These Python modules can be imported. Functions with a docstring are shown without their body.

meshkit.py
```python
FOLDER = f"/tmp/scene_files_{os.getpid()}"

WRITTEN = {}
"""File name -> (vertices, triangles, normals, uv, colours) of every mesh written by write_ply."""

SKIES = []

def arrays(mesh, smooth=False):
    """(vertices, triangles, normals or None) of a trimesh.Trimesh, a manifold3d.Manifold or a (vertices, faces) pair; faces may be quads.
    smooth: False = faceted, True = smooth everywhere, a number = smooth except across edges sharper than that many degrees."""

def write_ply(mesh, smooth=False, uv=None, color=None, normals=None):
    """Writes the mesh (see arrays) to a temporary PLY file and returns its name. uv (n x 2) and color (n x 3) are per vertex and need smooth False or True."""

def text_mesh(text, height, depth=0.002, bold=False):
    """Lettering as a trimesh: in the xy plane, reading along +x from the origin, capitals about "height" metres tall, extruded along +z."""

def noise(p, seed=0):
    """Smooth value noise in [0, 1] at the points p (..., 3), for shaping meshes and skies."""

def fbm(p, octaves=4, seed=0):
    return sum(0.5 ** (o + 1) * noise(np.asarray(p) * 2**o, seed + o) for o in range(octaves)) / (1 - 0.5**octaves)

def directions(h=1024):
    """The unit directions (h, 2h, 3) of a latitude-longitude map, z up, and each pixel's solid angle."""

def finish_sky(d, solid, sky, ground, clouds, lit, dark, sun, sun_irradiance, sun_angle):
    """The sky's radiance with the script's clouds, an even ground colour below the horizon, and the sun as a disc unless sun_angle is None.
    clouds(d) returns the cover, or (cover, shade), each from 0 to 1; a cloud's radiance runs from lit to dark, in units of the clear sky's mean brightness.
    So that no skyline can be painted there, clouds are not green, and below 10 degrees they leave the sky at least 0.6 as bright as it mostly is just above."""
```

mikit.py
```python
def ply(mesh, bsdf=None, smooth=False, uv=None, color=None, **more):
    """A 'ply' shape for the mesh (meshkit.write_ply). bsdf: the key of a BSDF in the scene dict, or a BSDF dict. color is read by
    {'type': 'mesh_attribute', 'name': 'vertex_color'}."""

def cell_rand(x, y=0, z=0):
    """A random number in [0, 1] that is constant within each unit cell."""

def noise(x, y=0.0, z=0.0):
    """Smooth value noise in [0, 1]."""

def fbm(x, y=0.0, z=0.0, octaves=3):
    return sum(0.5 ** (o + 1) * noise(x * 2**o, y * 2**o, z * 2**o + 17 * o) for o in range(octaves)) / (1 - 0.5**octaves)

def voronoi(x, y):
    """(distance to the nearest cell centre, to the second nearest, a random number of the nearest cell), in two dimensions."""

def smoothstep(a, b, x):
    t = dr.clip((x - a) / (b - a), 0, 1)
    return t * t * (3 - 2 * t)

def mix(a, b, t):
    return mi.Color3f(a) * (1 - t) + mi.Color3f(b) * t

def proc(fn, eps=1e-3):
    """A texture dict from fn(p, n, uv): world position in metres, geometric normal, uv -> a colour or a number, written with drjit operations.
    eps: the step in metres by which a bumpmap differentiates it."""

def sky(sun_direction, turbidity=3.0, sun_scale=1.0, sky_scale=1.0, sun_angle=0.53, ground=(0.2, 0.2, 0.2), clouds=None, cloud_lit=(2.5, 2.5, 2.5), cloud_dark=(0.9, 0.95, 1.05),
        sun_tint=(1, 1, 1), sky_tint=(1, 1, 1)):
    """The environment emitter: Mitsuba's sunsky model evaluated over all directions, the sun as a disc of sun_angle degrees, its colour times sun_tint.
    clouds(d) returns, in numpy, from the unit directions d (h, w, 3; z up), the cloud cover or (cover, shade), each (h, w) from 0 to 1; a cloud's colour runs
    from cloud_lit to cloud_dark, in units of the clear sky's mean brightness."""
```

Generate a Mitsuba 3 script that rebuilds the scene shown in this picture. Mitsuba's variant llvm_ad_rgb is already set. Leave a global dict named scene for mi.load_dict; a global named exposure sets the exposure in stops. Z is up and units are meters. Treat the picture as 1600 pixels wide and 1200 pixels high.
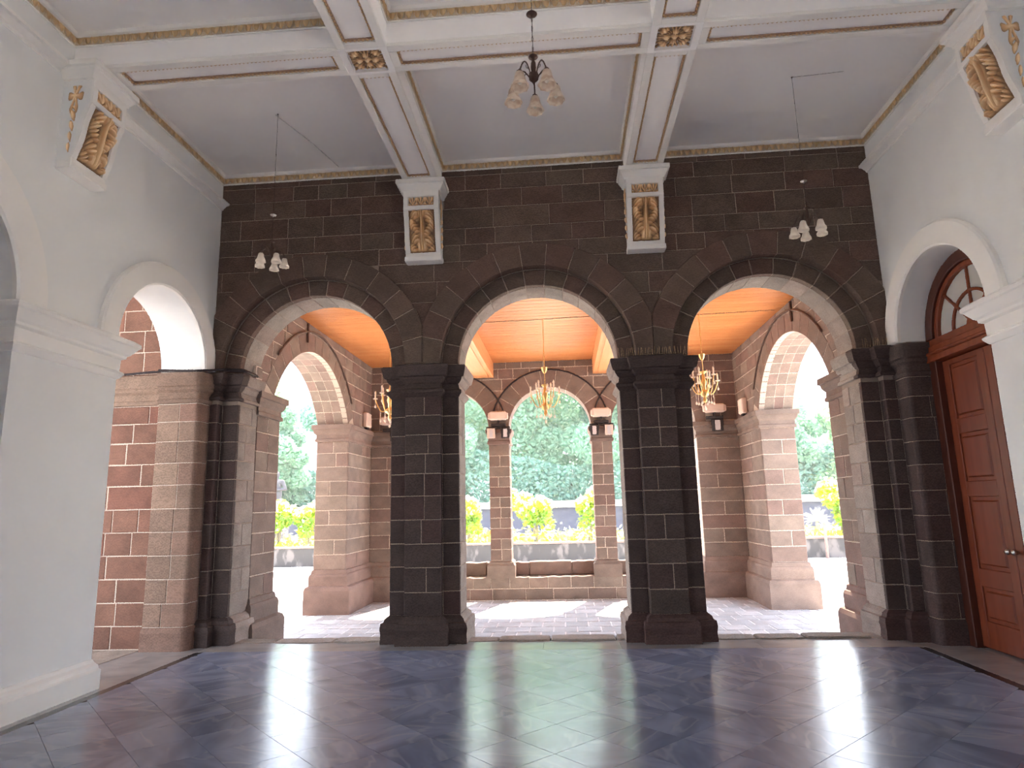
import math, random
import numpy as np
import trimesh, shapely
import drjit as dr
import mitsuba as mi
import manifold3d as m3
from shapely.geometry import Polygon, box as sbox, LineString
from shapely.ops import unary_union
import mapbox_earcut as earcut
import mikit, meshkit
from mikit import proc, noise, fbm, voronoi, smoothstep, mix, cell_rand

T = mi.ScalarTransform4f
scene, labels = {}, {}
RNG = random.Random(7)
NR = np.random.default_rng(11)
pi = math.pi

# ------------------------------------------------------------------ camera, sky, exposure
F, YAW, PITCH, ROLL, EYE = 1019.08, 0.0751, 0.1833, 0.0241, 1.55
_cy, _sy, _cp, _sp = math.cos(YAW), math.sin(YAW), math.cos(PITCH), math.sin(PITCH)
_fw = np.array([-_sy * _cp, _cy * _cp, _sp]); _r = np.array([_cy, _sy, 0.0]); _u = np.cross(_r, _fw)
_up = math.sin(ROLL) * _r + math.cos(ROLL) * _u
scene['camera'] = {'type': 'perspective', 'fov_axis': 'x', 'fov': 2 * math.degrees(math.atan(800 / F)), 'near_clip': 0.05, 'far_clip': 500.0,
                   'to_world': T().look_at(origin=[0, 0, EYE], target=[float(v) for v in np.array([0, 0, EYE]) + _fw], up=[float(v) for v in _up])}
exposure = 4.3
SUN_AZ, SUN_EL = math.radians(17), math.radians(57)
SUN = [math.sin(SUN_AZ) * math.cos(SUN_EL), math.cos(SUN_AZ) * math.cos(SUN_EL), math.sin(SUN_EL)]


def clouds(d):
    n = meshkit.fbm(np.stack([d[..., 0] * 3, d[..., 1] * 3, d[..., 2] * 4 + 5], -1), 4, 3)
    return np.clip(0.35 + (n - 0.42) * 2.2, 0.15, 0.9), np.clip((n - 0.5) * 1.2, 0, 0.35)


scene['sky'] = mikit.sky(SUN, turbidity=4.5, sun_scale=1.0, sky_scale=1.0, clouds=clouds, cloud_lit=(3.0, 3.0, 3.05), cloud_dark=(1.6, 1.63, 1.7), ground=(0.35, 0.34, 0.33), sky_tint=(0.93, 1.0, 1.10))


# ------------------------------------------------------------------ materials
def mat(key, **kw):
    scene[key] = {'type': 'twosided', 'bsdf': kw} if kw.pop('two', True) else kw
    return key


def rgb(*c):
    return {'type': 'rgb', 'value': list(c)}


def pbr(key, color, rough=0.6, spec=0.5, metal=0.0, **kw):
    return mat(key, type='principled', base_color=color if isinstance(color, dict) else rgb(*color), roughness=rough, specular=spec, metallic=metal, **kw)


def stone_fn(a, b, c, speck=0.25):
    def fn(p, n, uv):
        t, h = uv.x, uv.y
        col = mix(mix(a, b, smoothstep(0.35, 1.0, h) * 0.75), c, smoothstep(0.6, 1.0, t) * 0.45)
        big = fbm(p.x * 5 + t * 31, p.y * 5, p.z * 5 + h * 17, 3)
        fine = noise(p.x * 70, p.y * 70, p.z * 70)
        return col * ((0.89 + 0.22 * t) * (0.72 + 0.56 * big) * (1 - speck + 2 * speck * fine))
    return proc(fn)


pbr('dark_stone', stone_fn((0.112, 0.079, 0.063), (0.138, 0.079, 0.064), (0.122, 0.098, 0.073)), 0.7, 0.25)
pbr('tan_stone', stone_fn((0.265, 0.23, 0.205), (0.29, 0.222, 0.195), (0.285, 0.255, 0.225), 0.15), 0.75, 0.3)
pbr('pink_stone', stone_fn((0.215, 0.165, 0.14), (0.228, 0.148, 0.128), (0.22, 0.185, 0.152), 0.12), 0.75, 0.3)
pbr('old_stone', stone_fn((0.215, 0.143, 0.108), (0.245, 0.138, 0.106), (0.22, 0.165, 0.12), 0.22), 0.75, 0.3)
pbr('pillar_stone', stone_fn((0.070, 0.050, 0.046), (0.086, 0.050, 0.047), (0.076, 0.060, 0.050)), 0.7, 0.25)  # darker copy of the wall stone; backlit shade put into the colour
pbr('terrace_stone', stone_fn((0.17, 0.085, 0.06), (0.19, 0.078, 0.056), (0.18, 0.10, 0.07), 0.15), 0.75, 0.3)
pbr('dark_mortar', (0.29, 0.235, 0.195), 0.9, 0.2)
pbr('pale_mortar', (0.48, 0.41, 0.35), 0.9, 0.2)


def plaster_fn(base, dirt):
    def fn(p, n, uv):
        f = fbm(p.x * 1.3, p.y * 1.3, p.z * 1.3, 3)
        s = noise(p.x * 9, p.y * 9, p.z * 2.5)
        return mix(base, dirt, smoothstep(0.5, 0.95, f * 0.75 + s * 0.25) * 0.5)
    return proc(fn)


pbr('plaster', plaster_fn((0.76, 0.765, 0.755), (0.69, 0.68, 0.66)), 0.45, 0.4)
pbr('ceiling_paint', plaster_fn((0.90, 0.885, 0.87), (0.84, 0.81, 0.79)), 0.6, 0.3)
pbr('trim_white', (0.82, 0.80, 0.765), 0.45, 0.4)
pbr('gold', (0.66, 0.41, 0.17), 0.36, 0.5, 0.65)
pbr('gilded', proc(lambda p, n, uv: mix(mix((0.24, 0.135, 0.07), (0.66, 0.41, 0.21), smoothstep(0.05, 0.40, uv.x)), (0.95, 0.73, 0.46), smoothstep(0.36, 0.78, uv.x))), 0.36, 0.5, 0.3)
pbr('dull_gold', (0.58, 0.40, 0.22), 0.45, 0.4, 0.3)
pbr('gold_wash', (0.60, 0.50, 0.37), 0.55, 0.3)
pbr('wire_grey', (0.45, 0.42, 0.40), 0.6, 0.3)
pbr('bead_brown', (0.36, 0.22, 0.15), 0.5, 0.4, 0.15)


def marble_fn(p, n, uv):
    t, ang = uv.x, uv.y * 6.283
    c, s = dr.cos(ang), dr.sin(ang)
    x, y = p.x * c + p.y * s, -p.x * s + p.y * c
    w = fbm(x * 2.0 + t * 13, y * 7.0, t * 7.0, 4)
    v = dr.abs(fbm(x * 1.3 + 5, y * 4.0 + t * 9, t * 3.0, 4) - 0.5)
    vein = 1 - smoothstep(0.0, 0.045, v)
    col = mix((0.115, 0.145, 0.225), (0.235, 0.275, 0.385), smoothstep(0.2, 0.85, w * 0.8 + t * 0.22))
    return mix(col, (0.42, 0.43, 0.45), vein * 0.22)


def marble_rough(p, n, uv):
    return 0.17 + 0.08 * fbm(p.x * 3, p.y * 3, p.z, 3)


mat('marble', type='principled', base_color=proc(marble_fn), roughness=proc(marble_rough), specular=1.0)
mat('border_marble', type='principled', base_color=proc(lambda p, n, uv: mix((0.16, 0.165, 0.18), (0.32, 0.32, 0.32), fbm(p.x * 3 + uv.x * 9, p.y * 5, p.z, 4))), roughness=0.2, specular=0.55)
pbr('black_marble', (0.018, 0.018, 0.02), 0.16, 0.6)
pbr('joint_dark', (0.05, 0.05, 0.055), 0.7, 0.3)


def plank_fn(p, n, uv):
    g = fbm(p.x * 1.2 + uv.x * 40, p.y * 38, uv.y * 9, 3)
    col = mix((0.50, 0.16, 0.042), (0.60, 0.26, 0.10), g * 0.8 + uv.x * 0.25)
    return col


pbr('orange_wood', proc(plank_fn), 0.38, 0.4)
pbr('orange_beam', proc(lambda p, n, uv: mix((0.60, 0.24, 0.09), (0.68, 0.34, 0.16), fbm(p.x * 25, p.y * 1.5, p.z * 25, 3))), 0.4, 0.4)


def door_fn(p, n, uv):
    g = fbm(p.x * 20, p.y * 22, p.z * 1.6, 4)
    return mix((0.15, 0.031, 0.012), (0.225, 0.056, 0.023), g)


pbr('door_wood', proc(door_fn), 0.4, 0.4)
pbr('door_dark', proc(lambda p, n, uv: mix((0.06, 0.018, 0.011), (0.085, 0.026, 0.015), fbm(p.x * 20, p.y * 20, p.z * 2, 3))), 0.45, 0.4)
pbr('frosted_pane', (0.50, 0.50, 0.47), 0.25, 0.5)  # reflection on the fanlight glass, put into the colour as pale grey
pbr('bronze', (0.085, 0.05, 0.04), 0.42, 0.5, 0.6)
pbr('brass', (0.80, 0.52, 0.20), 0.3, 0.5, 0.75)
pbr('chrome', (0.7, 0.68, 0.65), 0.2, 0.5, 1.0)
scene['shade_glass'] = {'type': 'principledthin', 'base_color': proc(lambda p, n, uv: mix((0.80, 0.70, 0.60), (0.62, 0.48, 0.38), smoothstep(0.3, 0.8, fbm(p.x * 30, p.y * 30, p.z * 30, 2)))), 'roughness': 0.3, 'spec_trans': 0.25, 'diff_trans': 0.8}
scene['milk_glass'] = {'type': 'principledthin', 'base_color': rgb(0.88, 0.82, 0.74), 'roughness': 0.3, 'spec_trans': 0.08, 'diff_trans': 0.9}
pbr('bulb', (0.85, 0.80, 0.72), 0.2, 0.5)
scene['crystal'] = {'type': 'principledthin', 'base_color': rgb(0.95, 0.88, 0.80), 'roughness': 0.1, 'spec_trans': 0.55, 'diff_trans': 0.8}
pbr('candle', (0.86, 0.74, 0.62), 0.4, 0.4)
pbr('fixture_white', (0.74, 0.60, 0.52), 0.5, 0.4)
pbr('fixture_black', (0.035, 0.03, 0.032), 0.45, 0.4)
pbr('lens_grey', (0.62, 0.60, 0.62), 0.2, 0.5)
pbr('cable_black', (0.03, 0.022, 0.024), 0.6, 0.3)
pbr('cable_brown', (0.12, 0.075, 0.06), 0.6, 0.3)
pbr('paving', stone_fn((0.36, 0.37, 0.395), (0.375, 0.37, 0.385), (0.41, 0.41, 0.42), 0.08), 0.6, 0.35)
pbr('paving_joint', (0.60, 0.60, 0.62), 0.85, 0.2)
pbr('sand_ground', proc(lambda p, n, uv: mix((0.62, 0.615, 0.61), (0.56, 0.55, 0.535), fbm(p.x * 0.8, p.y * 0.8, 0.0, 4))), 0.9, 0.2)
pbr('threshold', stone_fn((0.30, 0.28, 0.26), (0.33, 0.29, 0.26), (0.34, 0.31, 0.28), 0.2), 0.8, 0.2)


def concrete_fn(p, n, uv):
    s = fbm(p.x * 5, p.y * 5, p.z * 2.0, 4)
    return mix((0.17, 0.155, 0.15), (0.075, 0.072, 0.072), smoothstep(0.42, 0.66, s + 0.25 * noise(p.x * 11, p.y, p.z * 3)))


pbr('planter_concrete', proc(concrete_fn), 0.85, 0.2)
pbr('planter_coping', (0.24, 0.17, 0.15), 0.8, 0.2)
pbr('soil', (0.20, 0.15, 0.10), 0.95, 0.1)
pbr('lawn_grass', proc(lambda p, n, uv: mix((0.34, 0.36, 0.16), (0.62, 0.58, 0.46), fbm(p.x * 1.1, p.y * 1.1, 0.0, 3))), 0.9, 0.2)
pbr('building_white', (0.62, 0.53, 0.46), 0.7, 0.3)
pbr('building_blue', proc(lambda p, n, uv: mix((0.10, 0.105, 0.15), (0.07, 0.075, 0.115), fbm(p.x * 0.7, p.y, p.z * 3, 3))), 0.8, 0.2)
pbr('building_dark', (0.06, 0.05, 0.05), 0.8, 0.2)
pbr('statue_stone', (0.10, 0.10, 0.12), 0.6, 0.3)
pbr('bark', (0.17, 0.13, 0.10), 0.9, 0.1)
pbr('pale_bark', (0.36, 0.31, 0.26), 0.9, 0.1)


def leaf(key, c, tr):
    scene[key] = {'type': 'principledthin', 'base_color': rgb(*c), 'roughness': 0.5, 'spec_trans': 0.0, 'diff_trans': tr}


leaf('tree_leaf', (0.36, 0.58, 0.44), 1.2)
leaf('tree_leaf_light', (0.50, 0.68, 0.46), 1.3)
leaf('tree_leaf_dark', (0.32, 0.54, 0.46), 1.1)
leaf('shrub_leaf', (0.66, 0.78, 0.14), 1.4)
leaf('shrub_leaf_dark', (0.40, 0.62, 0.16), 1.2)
leaf('petal', (0.95, 0.93, 0.90), 0.8)
leaf('orange_petal', (0.85, 0.33, 0.16), 0.8)

# ------------------------------------------------------------------ scene helpers
COUNT = {}


def key_for(name, parent=None):
    base = name if parent is None else parent + '__' + name
    n = COUNT.get(base, 0)
    COUNT[base] = n + 1
    return base if n == 0 else f'{base}_{n:03d}'


def put(key, mesh, bsdf, smooth=False, uv=None, **kw):
    scene[key] = mikit.ply(mesh, bsdf, smooth=smooth, uv=uv, **kw)
    return key


def part(name, mesh, bsdf, parent, smooth=False, label=None, kind=None, uv=None):
    k = key_for(name, parent)
    put(k, mesh, bsdf, smooth, uv)
    if label or kind:
        labels[k] = {}
        if label: labels[k]['label'] = label
        if kind: labels[k]['kind'] = kind
    return k


def thing(name, label, cat, group=None, kind=None):
    k = key_for(name)
    labels[k] = {'label': label}
    if cat: labels[k]['category'] = cat
    if group: labels[k]['group'] = group
    if kind: labels[k]['kind'] = kind
    return k


def struct(name, label):
    k = key_for(name)
    labels[k] = {'label': label, 'kind': 'structure'}
    return k


def tone_uv(mesh, rng=RNG):
    v = np.asarray(mesh[0] if isinstance(mesh, tuple) else mesh.vertices)
    return np.tile([rng.random(), rng.random()], (len(v), 1))


def block(name, mesh, bsdf, parent):
    return part(name, mesh, bsdf, parent, uv=tone_uv(mesh))


def join(ms):
    ms = [m for m in ms if m is not None]
    vs, fs, n = [], [], 0
    for m in ms:
        v, f = (m if isinstance(m, tuple) else (np.asarray(m.vertices), np.asarray(m.faces)))
        v, f = np.asarray(v, float), np.asarray(f, int)
        if f.shape[1] == 4: f = np.vstack([f[:, [0, 1, 2]], f[:, [0, 2, 3]]])
        vs.append(v); fs.append(f + n); n += len(v)
    return np.vstack(vs), np.vstack(fs)


def bx(x0, x1, y0, y1, z0, z1, c=0.0):
    """A box, its edges chamfered by c."""
    x0, x1 = min(x0, x1), max(x0, x1); y0, y1 = min(y0, y1), max(y0, y1); z0, z1 = min(z0, z1), max(z0, z1)
    if c <= 0:
        m = trimesh.creation.box(extents=(x1 - x0, y1 - y0, z1 - z0))
        return np.asarray(m.vertices) + [(x0 + x1) / 2, (y0 + y1) / 2, (z0 + z1) / 2], np.asarray(m.faces)
    pts = []
    for x in (x0, x1):
        for y in (y0, y1):
            for z in (z0, z1):
                s = [1 if q == lo else -1 for q, lo in ((x, x0), (y, y0), (z, z0))]
                pts += [(x + s[0] * c, y + s[1] * c, z), (x + s[0] * c, y, z + s[2] * c), (x, y + s[1] * c, z + s[2] * c)]
    h = trimesh.convex.convex_hull(np.array(pts))
    return np.asarray(h.vertices), np.asarray(h.faces)


FR = {'-y': ((1, 0, 0), (0, 0, 1), (0, -1, 0)), '+y': ((-1, 0, 0), (0, 0, 1), (0, 1, 0)), '+x': ((0, 1, 0), (0, 0, 1), (1, 0, 0)),
      '-x': ((0, -1, 0), (0, 0, 1), (-1, 0, 0)), '+z': ((1, 0, 0), (0, 1, 0), (0, 0, 1)), '-z': ((1, 0, 0), (0, -1, 0), (0, 0, -1))}
# a face frame: u, v in the face's plane, w outward. For '-y' u is X, for '+x' u is Y, for '-x' u is -Y, for '-z' v is -Y.


def tri2d(poly):
    ext = np.asarray(poly.exterior.coords)[:-1]
    rings, verts = [len(ext)], [ext]
    for h in poly.interiors:
        c = np.asarray(h.coords)[:-1]
        verts.append(c); rings.append(rings[-1] + len(c))
    v = np.vstack(verts)
    f = np.asarray(earcut.triangulate_float64(v, np.array(rings, dtype=np.uint32))).reshape(-1, 3)
    return v, f


def ccw(p):
    p = np.asarray(p, float)
    a = np.sum(p[:, 0] * np.roll(p[:, 1], -1) - np.roll(p[:, 0], -1) * p[:, 1])
    return p if a > 0 else p[::-1]


def inset(p, c):
    e = np.roll(p, -1, 0) - p
    L = np.linalg.norm(e, axis=1, keepdims=True)
    n = np.stack([-e[:, 1], e[:, 0]], 1) / np.maximum(L, 1e-9)
    n0 = np.roll(n, 1, 0)
    m = n + n0
    k = np.maximum((m * n).sum(1, keepdims=True), 0.5)
    return p + m / k * c


def slab(poly, face, at, thick, c=0.006, proud=0.0):
    """A flat piece with a chamfered front: the polygon in the face's (u, v), its front at w = at + proud."""
    p = ccw(poly)
    keep = np.linalg.norm(p - np.roll(p, 1, 0), axis=1) > 1e-4
    p = p[keep]
    n = len(p)
    q = inset(p, c)
    u, v, w = (np.array(x, float) for x in FR[face])
    front = at + proud
    rings = [(p, front - thick), (p, front - c), (q, front)]
    V = np.vstack([a[:, :1] * u + a[:, 1:] * v + b * w for a, b in rings])
    i = np.arange(n); j = (i + 1) % n
    F_ = []
    for k in (0, 1):
        F_ += [np.stack([k * n + i, k * n + j, (k + 1) * n + j], 1), np.stack([k * n + i, (k + 1) * n + j, (k + 1) * n + i], 1)]
    cap = np.asarray(earcut.triangulate_float64(np.ascontiguousarray(q), np.array([n], dtype=np.uint32))).reshape(-1, 3)
    a = q[cap]
    s = (a[:, 1, 0] - a[:, 0, 0]) * (a[:, 2, 1] - a[:, 0, 1]) - (a[:, 2, 0] - a[:, 0, 0]) * (a[:, 1, 1] - a[:, 0, 1])
    cap = np.where((s > 0)[:, None], cap, cap[:, ::-1])
    back = cap[:, ::-1]
    return V, np.vstack(F_ + [cap + 2 * n, back])


def extrude(poly, face, w0, w1):
    """A shapely polygon (with holes) in the face's (u, v), extruded from w0 to w1."""
    m = trimesh.creation.extrude_polygon(poly, abs(w1 - w0), engine='earcut')
    u, v, w = (np.array(x, float) for x in FR[face])
    p = np.asarray(m.vertices)
    return p[:, :1] * u + p[:, 1:2] * v + (p[:, 2:] + min(w0, w1)) * w, np.asarray(m.faces)


def arc(cx, cy, r, a0, a1, n):
    a = np.linspace(a0, a1, n)
    return np.stack([cx + r * np.cos(a), cy + r * np.sin(a)], 1)


def half_disc(cx, spring, r, bottom, n=40):
    return Polygon(np.vstack([[[cx + r, bottom]], arc(cx, spring, r, 0, pi, n), [[cx - r, bottom]]]))


def ring_polygon(cx, cy, r0, r1, a0, a1, n=24):
    return np.vstack([arc(cx, cy, r0, a0, a1, n)[::-1], arc(cx, cy, r1, a0, a1, n)])


def polys(g):
    if g.is_empty: return []
    return [x for x in getattr(g, 'geoms', [g]) if x.geom_type == 'Polygon']


def masonry(parent, region, face, at, courses, widths, bsdf, rng, gap=0.010, thick=0.06, c=0.006, name='stone', jit=0.004, minarea=0.004):
    """Courses of chamfered stones that fill the region of a face."""
    x0, y0, x1, y1 = region.bounds
    for k in range(len(courses) - 1):
        z0, z1 = courses[k], courses[k + 1]
        x = x0 - rng.uniform(0, widths[0])
        while x < x1:
            w = rng.uniform(*widths)
            if x + w > x1 - widths[0] * 0.45: w = x1 - x + 0.01
            piece = region.intersection(sbox(x + gap / 2, z0 + gap / 2, x + w - gap / 2, z1 - gap / 2))
            for g in polys(piece):
                g = g.simplify(0.002)
                if g.area > minarea and g.geom_type == 'Polygon' and g.buffer(-0.012).area > 0:
                    block(name, slab(np.asarray(g.exterior.coords)[:-1], face, at, thick, c, rng.uniform(-jit, jit)), bsdf, parent)
            x += w


def strip_blocks(parent, u0, u1, face, at, courses, bsdf, rng, split=None, gap=0.010, thick=0.06, c=0.006, name='stone', jit=0.003):
    """One or two stones a course between u0 and u1."""
    for k in range(len(courses) - 1):
        cuts = [u0, u1]
        if split and (k % 2 == split[0] or rng.random() < 0.2): cuts = [u0, u0 + (u1 - u0) * rng.uniform(*split[1]), u1]
        for a, b in zip(cuts[:-1], cuts[1:]):
            g = gap / 2
            block(name, slab([(a + (g if a != u0 else 0.001), courses[k] + g), (b - (g if b != u1 else 0.001), courses[k] + g), (b - (g if b != u1 else 0.001), courses[k + 1] - g), (a + (g if a != u0 else 0.001), courses[k + 1] - g)],
                             face, at, thick, c, rng.uniform(-jit, jit)), bsdf, parent)


def moulding(path, prof, closed=True, cap=True):
    """A profile [(out, z), ...] swept with mitres round a plan path; out is to the right of the path's direction."""
    p = np.asarray(path, float)
    n = len(p)
    if closed:
        e = np.roll(p, -1, 0) - p
        nr = np.stack([e[:, 1], -e[:, 0]], 1) / np.linalg.norm(e, axis=1, keepdims=True)
        n0 = np.roll(nr, 1, 0)
    else:
        e = p[1:] - p[:-1]
        nr = np.stack([e[:, 1], -e[:, 0]], 1) / np.linalg.norm(e, axis=1, keepdims=True)
        n0 = np.vstack([nr[:1], nr]); nr = np.vstack([nr, nr[-1:]])
    m = nr + n0
    m = m / np.maximum((m * nr).sum(1, keepdims=True), 0.3)
    V = np.vstack([np.hstack([p + m * o, np.full((n, 1), z)]) for o, z in prof])
    K = len(prof)
    F_ = []
    for k in range(K - 1):
        for i in range(n if closed else n - 1):
            j = (i + 1) % n
            a, b, c, d = k * n + i, k * n + j, (k + 1) * n + j, (k + 1) * n + i
            F_ += [(a, b, c), (a, c, d)]
    if cap and closed:
        for k, flip in ((0, True), (K - 1, False)):
            q = V[k * n:(k + 1) * n, :2]
            t = np.asarray(earcut.triangulate_float64(np.ascontiguousarray(q), np.array([n], dtype=np.uint32))).reshape(-1, 3)
            a = q[t]
            s = (a[:, 1, 0] - a[:, 0, 0]) * (a[:, 2, 1] - a[:, 0, 1]) - (a[:, 2, 0] - a[:, 0, 0]) * (a[:, 1, 1] - a[:, 0, 1])
            t = np.where((s > 0)[:, None] != flip, t, t[:, ::-1])
            F_ += [tuple(x + k * n) for x in t]
    if cap and not closed:
        q = np.array(prof)
        t = np.asarray(earcut.triangulate_float64(np.ascontiguousarray(q), np.array([K], dtype=np.uint32))).reshape(-1, 3)
        for i in (0, n - 1):
            F_ += [tuple(x * n + i for x in (tr if i else tr[::-1])) for tr in t]
    return V, np.array(F_)


def lathe(prof, center, seg=20):
    prof = np.asarray(prof, float)
    a = np.arange(seg) * 2 * pi / seg
    V = np.vstack([np.stack([r * np.cos(a), r * np.sin(a), np.full(seg, z)], 1) for r, z in prof]) + np.asarray(center, float)
    F_ = []
    for k in range(len(prof) - 1):
        i = np.arange(seg); j = (i + 1) % seg
        F_ += [np.stack([k * seg + i, k * seg + j, (k + 1) * seg + j], 1), np.stack([k * seg + i, (k + 1) * seg + j, (k + 1) * seg + i], 1)]
    return V, np.vstack(F_)


def tube(pts, r, sides=8, cap=True):
    p = np.asarray(pts, float)
    r = np.broadcast_to(r, (len(p),)).astype(float)
    t = np.gradient(p, axis=0)
    t /= np.linalg.norm(t, axis=1, keepdims=True) + 1e-12
    ref = np.array([0, 0, 1.0]) if np.abs(t[:, 2]).mean() < 0.8 else np.array([1.0, 0.13, 0])
    a = np.cross(t, ref); a /= np.linalg.norm(a, axis=1, keepdims=True) + 1e-12
    b = np.cross(t, a)
    an = np.arange(sides) * 2 * pi / sides
    V = (p[:, None] + r[:, None, None] * (np.cos(an)[None, :, None] * a[:, None] + np.sin(an)[None, :, None] * b[:, None])).reshape(-1, 3)
    F_ = []
    for k in range(len(p) - 1):
        i = np.arange(sides); j = (i + 1) % sides
        F_ += [np.stack([k * sides + i, (k + 1) * sides + j, k * sides + j], 1), np.stack([k * sides + i, (k + 1) * sides + i, (k + 1) * sides + j], 1)]
    if cap:
        V = np.vstack([V, p[:1], p[-1:]])
        m = len(p) * sides
        i = np.arange(sides); j = (i + 1) % sides
        F_ += [np.stack([i, j, np.full(sides, m)], 1), np.stack([(len(p) - 1) * sides + j, (len(p) - 1) * sides + i, np.full(sides, m + 1)], 1)]
    return V, np.vstack(F_)


def relief(fn, nu, nv, place, base=0.0, cut=None):
    """A carved panel: heights fn(u, v) with u in [-1, 1], v in [0, 1], set in the world by place(u, v, h)."""
    u, v = np.meshgrid(np.linspace(-1, 1, nu), np.linspace(0, 1, nv), indexing='ij')
    h = fn(u, v)
    h[0, :] = h[-1, :] = base; h[:, 0] = h[:, -1] = base
    V = place(u.ravel(), v.ravel(), h.ravel())
    hv = h.ravel()
    i, j = np.meshgrid(np.arange(nu - 1), np.arange(nv - 1), indexing='ij')
    a = (i * nv + j).ravel(); b = ((i + 1) * nv + j).ravel(); c = ((i + 1) * nv + j + 1).ravel(); d = (i * nv + j + 1).ravel()
    fc = np.vstack([np.stack([a, b, c], 1), np.stack([a, c, d], 1)])
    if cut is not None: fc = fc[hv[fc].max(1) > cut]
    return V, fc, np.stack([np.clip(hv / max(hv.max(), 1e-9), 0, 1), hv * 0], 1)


def flip(m):
    return (m[0], np.asarray(m[1])[:, ::-1]) + tuple(m[2:])


# ------------------------------------------------------------------ the main measures, in metres
WY = 7.77                    # front of the dark arcade wall
SY = WY + 0.12               # its inner order
BY = 8.42                    # its back
XL, XR = -4.39, 3.88         # side walls
PITCH_X = 2.823
P2, P3 = -1.684, 1.139
PX = [P2 - PITCH_X, P2, P3, P3 + PITCH_X]
W1, W2 = 0.218, 0.4213       # half widths of the pilaster and of the whole pillar
CX = [(PX[i] + PX[i + 1]) / 2 for i in range(3)]
R0, R1, R2 = PITCH_X / 2 - W2, PITCH_X / 2 - W1, 1.49
CAP0, CAP1, SPR = 2.885, 3.27, 3.29
ZC = 5.96                    # ceiling
ZB = 5.60                    # beam soffits
PF = -0.33                   # porch floor
PXL, PXR, PBY = -4.08, 3.60, 13.65
PZC = 4.56                   # porch ceiling

# ------------------------------------------------------------------ ground and floors
g = thing('ground', 'pale sunlit ground around the porch, up to the planter wall', None, kind='structure')
del labels[g]['label']; labels[g]['label'] = 'pale sunlit ground around the porch, up to the planter wall'
put(g, join([bx(-60, 60, 14.25, 90, -0.75, -0.36), bx(-60, PXL - 0.62, -40, 14.25, -0.75, -0.36), bx(PXR + 0.62, 60, -40, 14.25, -0.75, -0.36), bx(PXL - 0.62, PXR + 0.62, -40, -6.0, -0.75, -0.36)]), 'sand_ground')

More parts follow.
